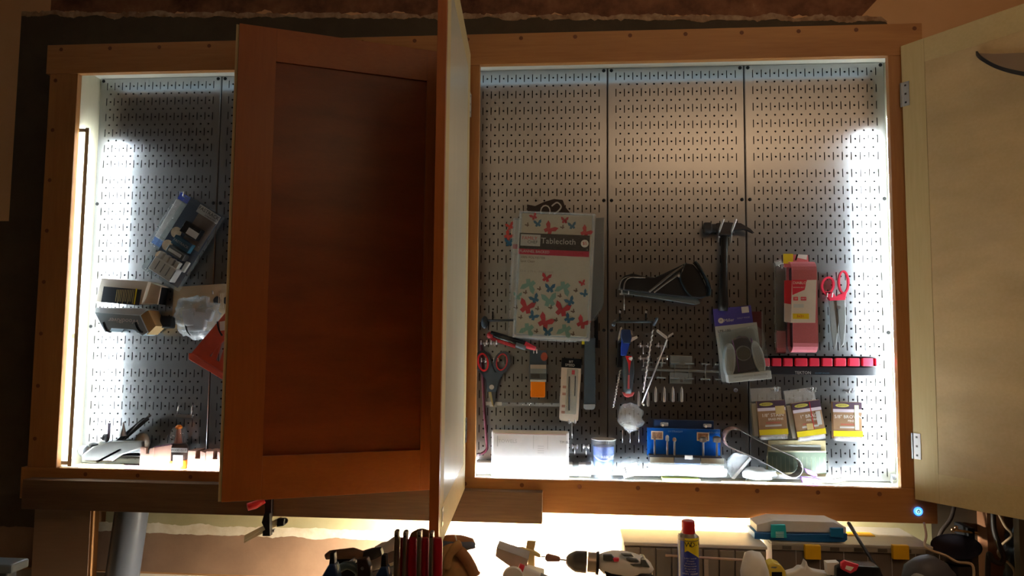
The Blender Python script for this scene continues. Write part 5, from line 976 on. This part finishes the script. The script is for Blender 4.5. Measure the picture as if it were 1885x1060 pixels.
t = B('wooden_spatula', 'pale wooden spatula poking up behind the grey carton', 'spatula', 975, 1015, 15); prism('spatula_blade', [(970, 995), (987, 996), (983, 1014), (968, 1010)], 14.6, 14.8, M_pine_z, t, .02); prism('spatula_handle', [(952, 1009), (960, 1008), (985, 1015), (995, 1022), (994, 1027), (975, 1020), (953, 1013)], 14.8, 15.2, M_pine_x, t, .04); prism('spatula_foot', [(972, 1012), (984, 1016), (984, 1095), (970, 1095)], 14.5, 14.8, M_pine_z, t)
t = B('power_drill', 'cordless drill with black chuck pointing left and white and dark body', 'drill', 1130, 1030, 16)
dx = lambda u, v: P3(u, v, 16)
lathe('chuck', [(.3, 0), (.55, .2), (.75, .5), (.95, .9), (.98, 1.9)], (dx(1042, 1031)[0], 16, dx(1042, 1031)[2]), mat('chuck_black', (.035, .03, .028), .4), t, axis=(1, 0, -.06), n=24); lathe('chuck_collar', [(.88, 0), (.88, .8)], (dx(1082, 1034)[0], 16, dx(1082, 1034)[2]), mat('collar_tan', (.42, .33, .26), .35, .7), t, axis=(1, 0, -.06), n=24)
lathe('clutch_ring', [(1.0, 0), (1.05, .25)], (dx(1097, 1036)[0], 16, dx(1097, 1036)[2]), M_black, t, axis=(1, 0, -.06), n=24)
blob('drill_body', (dx(1148, 1040)[0], 16, dx(1148, 1040)[2]), (2.7, 1.15, 1.25), M_white, t, amp=.04, seed=3, n=3, rot=-.1)
prism('grey_panel', [(1110, 1021), (1126, 1021), (1132, 1028), (1126, 1033), (1110, 1032)], 16.8, 17.15, mat('drill_grey', (.08, .09, .09), .4), t, .08); prism('red_button', [(1128, 1027), (1140, 1027), (1139, 1034), (1130, 1034)], 16.9, 17.25, M_redp, t, .06)
for (u, v) in ((1155, 1022), (1165, 1031), (1172, 1040)): prism('vent_slot', [(u-12, v-2), (u+8, v-1), (u+12, v+3), (u-6, v+2)], 16.7, 17.15, mat('drill_grey', (.08, .09, .09), .4), t, .03)
prism('rear_cap', [(1180, 1030), (1188, 1030), (1197, 1045), (1180, 1043)], 15.2, 17, mat('drill_grey', (.08, .09, .09), .4), t, .08)
prism('handle', [(1112, 1052), (1160, 1052), (1205, 1060), (1190, 1085), (1125, 1085)], 15.3, 16.9, M_blackgl, t, .12); prism('battery', [(1115, 1085), (1205, 1085), (1205, 1130), (1115, 1130)], 14.8, 17.3, M_blackgl, t, .1)
tube('driver_bit', [P3(1042, 1031, 16), P3(1020, 1028, 16)], .08, M_steel, t, n=6); tube('countersink', [P3(1031, 1029, 16), P3(1024, 1028, 16), P3(1008, 1026, 16), P3(1004, 1025, 16)], [.2, .28, .38, .22], mat('copper_bit', (.25, .12, .08), .4, .6), t, n=12); tube('bit_tip', [P3(1008, 1025, 16), P3(993, 1024, 16)], .05, M_iron, t, n=5)
t = B('spray_can', 'blue and yellow lubricant spray can with a red cap standing on the bench', 'spray can', 1268, 1000, 13)
cx_, ztop = at(1265, 957, 13); base = (cx_+.08, 13, ZBN); Ht = ztop-ZBN; zs_ = at(1265, 984, 13)[1]-ZBN
M_can = mat('can_blue', (.03, .05, .30), .3); lathe('can_body', [(1.0, 0), (1.0, zs_-.35), (.95, zs_-.2)], base, M_can, t, n=36); lathe('steel_shoulder', [(1.02, zs_-.38), (1.0, zs_-.12), (.75, zs_+.1), (.7, zs_+.2)], base, mat('shoulder_brown', (.22, .17, .12), .35, .5), t, n=32); lathe('red_cap', [(.66, zs_+.15), (.64, Ht-.1), (.55, Ht)], base, mat('cap_red', (.50, .015, .02), .35), t, n=28)
def wrap_text(s, z, size, mt, r=1.0, a0=0.0):
    x = -len(s)*size*.3
    for ch in s:
        a = (x+size*.3)/r+a0; x += size*.62
        if ch == ' ' or abs(a) > 1.35: continue
        px_, pd = base[0]+(r+.012)*math.sin(a), 13+(r+.012)*math.cos(a)
        text(ch, size, (px_, pd, z), mt, t, u=(math.cos(a), -math.sin(a), 0), nrm=(math.sin(a), math.cos(a), 0))
def wrap_patch(name, pts, mt, r=1.012):                          # patch of the label wrapped round the can, given as (angle, z) columns
    vs = []; fs = []; n = len(pts)
    for a, z0, z1 in pts: vs += [(base[0]+r*math.sin(a), 13+r*math.cos(a), z0), (base[0]+r*math.sin(a), 13+r*math.cos(a), z1)]
    fs = [(2*i, 2*i+2, 2*i+3, 2*i+1) for i in range(n-1)]; return mesh(name, vs, fs, mt, t, smooth=True)
zl = at(1268, 991, 14)[1]; zl2 = at(1268, 1013, 14)[1]; zl3 = at(1280, 1028, 14)[1]
wrap_patch('yellow_shield', [(-.5+i*.115, (zl2-.2*max(0, 1-i/3)) if i < 3 else zl2-(i-2)*.07+0*(zl3), zl) for i in range(15)], M_yellow); wrap_patch('pale_edge', [(-1.3, ZBN, zl+.3), (-1.15, ZBN, zl+.3), (-1.0, ZBN, zl+.3)], M_ltgrey)
wrap_text('WD-40', zl-.6, .66, M_black, 1.02, .62); 
for i, s in enumerate(('Lubricates', 'Cleans', 'Protects', 'Penetrates', 'Displaces', 'Moisture', 'STOPS SQUEAKS')): wrap_text(s, zl2-.75-i*.24, .2, M_white, 1.004, .05)
# right: organisers, blue case and the clutter
M_org = mat('organizer_smoke', (.15, .12, .10), .35); M_lid = mat('organizer_lid', (.50, .47, .42), .25)
zo = at(1600, 1003, 8)[1]
t = B('parts_organizer', 'left parts organizer with grey compartments behind the spray can', 'organizer', 1280, 1030, 6)
xa, _ = at(1150, 1013, 9.9); xb, _ = at(1412, 1013, 9.9)
box('case_body', xa, xb, 2.4, 9.5, ZBN, zo-.35, mat('organizer_taupe', (.30, .26, .22), .45), t, .05); box('clear_lid', xa-.1, xb+.1, 2.3, 9.7, zo-.35, zo, mat('lid_pale', (.72, .70, .66), .3), t, .08)
for k in range(9):
    w_ = (xb-xa)/9; box('compartment_front', xa+k*w_+.06, xa+(k+1)*w_-.06, 9.5, 9.85, ZBN+.05, zo-.5, mat('compartment_taupe', (.26, .225, .19), .35, var=.3, scale=8), t, .05)
t = B('parts_organizer', 'right parts organizer with smoky body and yellow latches', 'organizer', 1640, 1030, 4)
xa, _ = at(1422, 1003, 8); xb, _ = at(1716, 1003, 8)
box('case_body', xa, xb, .6, 7.8, ZBN, zo-.7, M_org, t, .05); box('clear_lid', xa-.1, xb+.1, .5, 8.0, zo-.25, zo, M_lid, t, .05); box('lid_rim', xa-.1, xb+.1, .5, 8.05, zo-.75, zo-.25, mat('rim_taupe', (.28, .25, .21), .3), t, .05)
for k in range(7): u = 1440+k*44; x, _ = at(u, 1003, 8.1); box('rim_window', x, x+.9, 8.05, 8.1, zo-.65, zo-.3, mat('window_dark', (.10, .085, .07), .3), t); box('compartment_line', x+1.4, x+1.44, 7.8, 7.86, ZBN+.2, zo-.8, M_ltgrey, t)
for u in (1496, 1658):
    x, _ = at(u, 1003, 8.4); box('yellow_latch', x-.78, x+.78, 8.0, 8.5, at(u, 1030, 8.5)[1], at(u, 1004, 8.5)[1], mat('latch_yellow', (.85, .48, .01), .4), t, .06)
xq, _ = at(1585, 985, 5); box('orange_strip', xq-2, xq+1.6, 3.2, 4.6, zo, zo+.08, mat('latch_yellow', (.85, .48, .01), .4), t, .02)
t = thing('blue_tool_case', 'flat case with blue base and blue latches lying on the organizers', 'case', (at(1470, 990, 7)[0], 7, zo+.05))
xa, _ = at(1389, 990, 7.6); xb, _ = at(1560, 990, 7.6); Mb1 = mat('case_blue', (.01, .13, .42), .4)
prism('blue_base', [(xa, zo+.15), (xa+4, zo+.05), (xb-3, zo+.03), (xb-.3, zo+.1), (xb, zo+.35), (xb, zo+.95), (xb-2, zo+.85), (xa+4, zo+.72), (xa, zo+.8)], 4.3, 7.6, Mb1, t, .04, px=False); prism('clear_lid', [(xa+.3, zo+.8), (xb, zo+.95), (xb, zo+1.5), (xb-1.2, zo+2.0), (xa+2, zo+2.0), (xa+.3, zo+1.5)], 4.4, 7.3, mat('lid_white', (.82, .82, .8), .4), t, .05, px=False)
prism('latch', [(1529, 972), (1553, 972), (1553, 990), (1529, 988)], 7.6, 7.9, mat('latch_blue', (.01, .2, .5), .4), t, .04); prism('latch', [(1420, 966), (1446, 966), (1449, 990), (1420, 990)], 7.6, 7.9, mat('latch_cyan', (.02, .55, .7), .4), t, .04)
for k in range(4): prism('grip_line', [(1428, 979+k*3), (1443, 979+k*3), (1443, 980+k*3), (1428, 980+k*3)], 7.9, 7.92, M_white, t)
t = B('pinkish_rod', 'thin pink-brown stick leaning right of the spray can', 'stick', 1300, 1028, 11.5); tube('stick_body', [P3(1225, 1022, 11.5), P3(1290, 1026, 11.5), P3(1374, 1031, 11.5)], .12, mat('pink_wood', (.6, .4, .3), .6), t); box('stick_stand', P3(1300, 1040, 11.4)[0]-.2, P3(1300, 1040, 11.4)[0]+.2, 11.2, 11.5, ZBN, P3(1300, 1027, 11.4)[2], M_bench, t)
t = B('rounded_bag', 'white rounded full bag standing right of the spray can', 'bag', 1392, 1040, 14); blob('cap_body', (P3(1393, 1060, 14)[0], 13.5, P3(1393, 1066, 14)[2]), (1.35, 1.1, 2.5), mat('white_bag', (.85, .85, .82), .5, bump=.5), t, amp=.06, seed=31, n=3, rot=.12); 
t = B('tape_measure', 'yellow and black tape measure beside the rounded white bag', 'tape measure', 1430, 1050, 13); prism('tape_body', [(1414, 1040), (1424, 1035), (1438, 1040), (1447, 1052), (1447, 1120), (1414, 1120)], 11.8, 13.3, mat('tape_yellow', (.85, .68, .1), .35), t, .15); prism('black_side', [(1421, 1053), (1440, 1053), (1440, 1115), (1421, 1115)], 13.3, 13.4, M_black, t, .03); prism('tape_slot', [(1421, 1043), (1431, 1043), (1428, 1046), (1419, 1045)], 13.3, 13.34, M_grey, t)
t = B('crumpled_paper', 'crumpled white paper peak on the bench in front of the organizer', 'paper', 1490, 1050, 13)
prism('paper_peak', [(1447, 1056), (1465, 1051), (1474, 1044), (1480, 1046), (1485, 1032), (1488, 1042), (1496, 1050), (1510, 1053), (1530, 1056), (1530, 1120), (1447, 1120)], 11.5, 12.6, mat('paper_white', (.86, .86, .84), .8, bump=.4), t, .15)
t = B('red_battery_device', 'black device with a red and white top lying in front of the organizer', 'device', 1570, 1050, 14)
prism('device_body', [(1540, 1044), (1552, 1040), (1620, 1044), (1625, 1058), (1625, 1120), (1540, 1120)], 12.2, 14, M_blackgl, t, .12); prism('red_top', [(1549, 1036), (1556, 1032), (1582, 1040), (1577, 1050), (1566, 1056), (1549, 1048)], 14, 14.4, M_redp, t, .06); prism('white_window', [(1558, 1041), (1572, 1044), (1566, 1051), (1556, 1047)], 14.4, 14.45, M_white, t); prism('white_switch', [(1522, 1036), (1545, 1035), (1544, 1060), (1524, 1058)], 12.5, 13.4, M_white, t, .04)
t = B('visored_hat', 'dark grey visored hat lying at the lower right of the bench', 'hat', 1710, 1045, 15); cc = P3(1712, 1068, 14.5)
blob('hat_crown', (cc[0], 14.2, cc[2]), (2.35, 1.6, 2.2), mat('cap_charcoal', (.06, .06, .075), .5), t, amp=.05, seed=41, n=3); blob('pale_front', (cc[0]-.9, 15.0, cc[2]-.6), (1.3, 1.0, 1.6), mat('cap_pale', (.32, .33, .34), .5), t, amp=.04, seed=42, n=3); blob('hat_lower', (cc[0]+1, 14.0, (cc[2]+ZBN)/2+.1), (2.2, 1.5, abs(cc[2]-ZBN)/2), mat('cap_charcoal', (.06, .06, .075), .5), t, amp=.0, n=3, flat=.8)
t = B('black_funnel', 'black flared bowl on a neck at the right end of the organizer', 'bowl', 1755, 1020, 6)
fb = P3(1770, 1030, 6); lathe('flared_bowl', [(1.2, -1.2), (1.3, 0), (1.5, .7), (2.1, 1.2), (2.3, 1.3), (2.1, 1.2), (1.2, .7)], (fb[0], 5.2, fb[2]), mat('bowl_black', (.012, .012, .018), .3), t, axis=(-.22, .3, 1), n=32); lathe('neck', [(1.25, 0), (1.3, fb[2]-ZBN-.6)], (fb[0], 5.2, ZBN), mat('bowl_black', (.012, .012, .018), .3), t, n=24)
t = T('brass_screws', 'brass fitting on a black peg at the wall above the black bowl', 'fitting', 1775, 978, 1); tube('brass_stem', [P3(1755, 975, 2), P3(1775, 978, 2), P3(1800, 982, 1.6)], .14, mat('brass', (.7, .42, .15), .3, 1), t); 
for u, v in ((1754, 975), (1760, 971)): blob('brass_knob', P3(u, v, 2), (.22, .2, .25), mat('brass_bright', (.85, .6, .35), .25, 1), t, n=2)
box('black_block', P3(1780, 978, 1)[0]-.35, P3(1780, 978, 1)[0]+.35, -.95, 1.9, P3(1780, 982, 1)[2]-.4, P3(1780, 970, 1)[2]+.1, M_black, t, .05)
def cable(label, pts, r, mt, cat='cable', name='cable'):
    return tag(tube(name, smooth_path([P3(*p) for p in pts], 6), r, mt), label, cat)
M_cb = mat('beige_cable', (.46, .33, .2), .6); M_cd = mat('dark_cable', (.02, .016, .014), .5)
cable('thin beige cable hanging from under the blue glowing button', [(1701, 962, 4.3), (1705, 985, 5.5), (1702, 1003, 8.5), (1712, 1012, 9.2), (1740, 1022, 9.8), (1762, 1034, 10.5), (1790, 1040, 11.5), (1792, 1075, 12)], .12, M_cb)
cable('thick black cable looping down at the far right', [(1828, 940, 2.5), (1830, 975, 3), (1840, 1005, 4), (1848, 1025, 4.5), (1842, 1036, 4.5), (1828, 1032, 4.5), (1820, 1020, 4), (1818, 1065, 4)], .26, M_cd)
cable('dark cable running up behind the open door', [(1757, 930, .5), (1750, 955, 1), (1733, 978, 1.5), (1725, 1000, 2.0)], .22, mat('dim_cable', (.04, .03, .025), .5))
cable('beige cord bent to a point at the far right edge', [(1838, 945, 1.5), (1850, 968, 1.8), (1862, 985, 2), (1845, 1003, 2), (1838, 1020, 2), (1858, 1038, 2.5), (1868, 1055, 3), (1860, 1080, 3)], .14, M_cb)
t = B('black_rod', 'thin black rod leaning from the rail down across the yellow latched organizer', 'rod', 1585, 1000, 9); tube('rod_body', [(at(1561, 958, 5)[0], 5.2, at(1561, 962, 5)[1]), P3(1585, 1000, 8.9), P3(1612, 1042, 10.2), P3(1625, 1062, 11)], [.2, .17, .15, .12], M_iron, t)
t = B('wall_post', 'orange-brown wooden post against the wall at the far right', 'post', 1835, 1000, .5)
xa, _ = at(1818, 1000, 1); xb, _ = at(1850, 1000, 1); box('post_face', xa, xb, -.95, 1, ZBN, -48.5, wood('orange_post', (.22, .10, .045), (.30, .14, .065), 'Z', .6, 6), t, .04)
t = B('crumpled_cloth', 'crumpled blue-grey plastic cloth at the far right edge of the bench', 'cloth', 1866, 990, 2); xq = at(1868, 985, 1.5)[0]
blob('cloth_body', (xq+.3, .9, (ZBN-50.2)/2), (1.4, 1.2, 3.6), mat('blue_grey_cloth', (.05, .07, .09), .35, var=.5, scale=40, bump=.8), t, amp=.18, fr=2, seed=51, n=4, flat=1.0)
t = B('grey_side_panel', 'plain grey-brown panel edge at the extreme right of the bench', 'panel', 1881, 1000, 5); xa, _ = at(1877, 1000, 5); box('panel_face', xa, xa+6, 4, 5, ZBN, at(1880, 955, 5)[1], mat('grey_brown_panel', (.16, .13, .09), .6), t, .03)
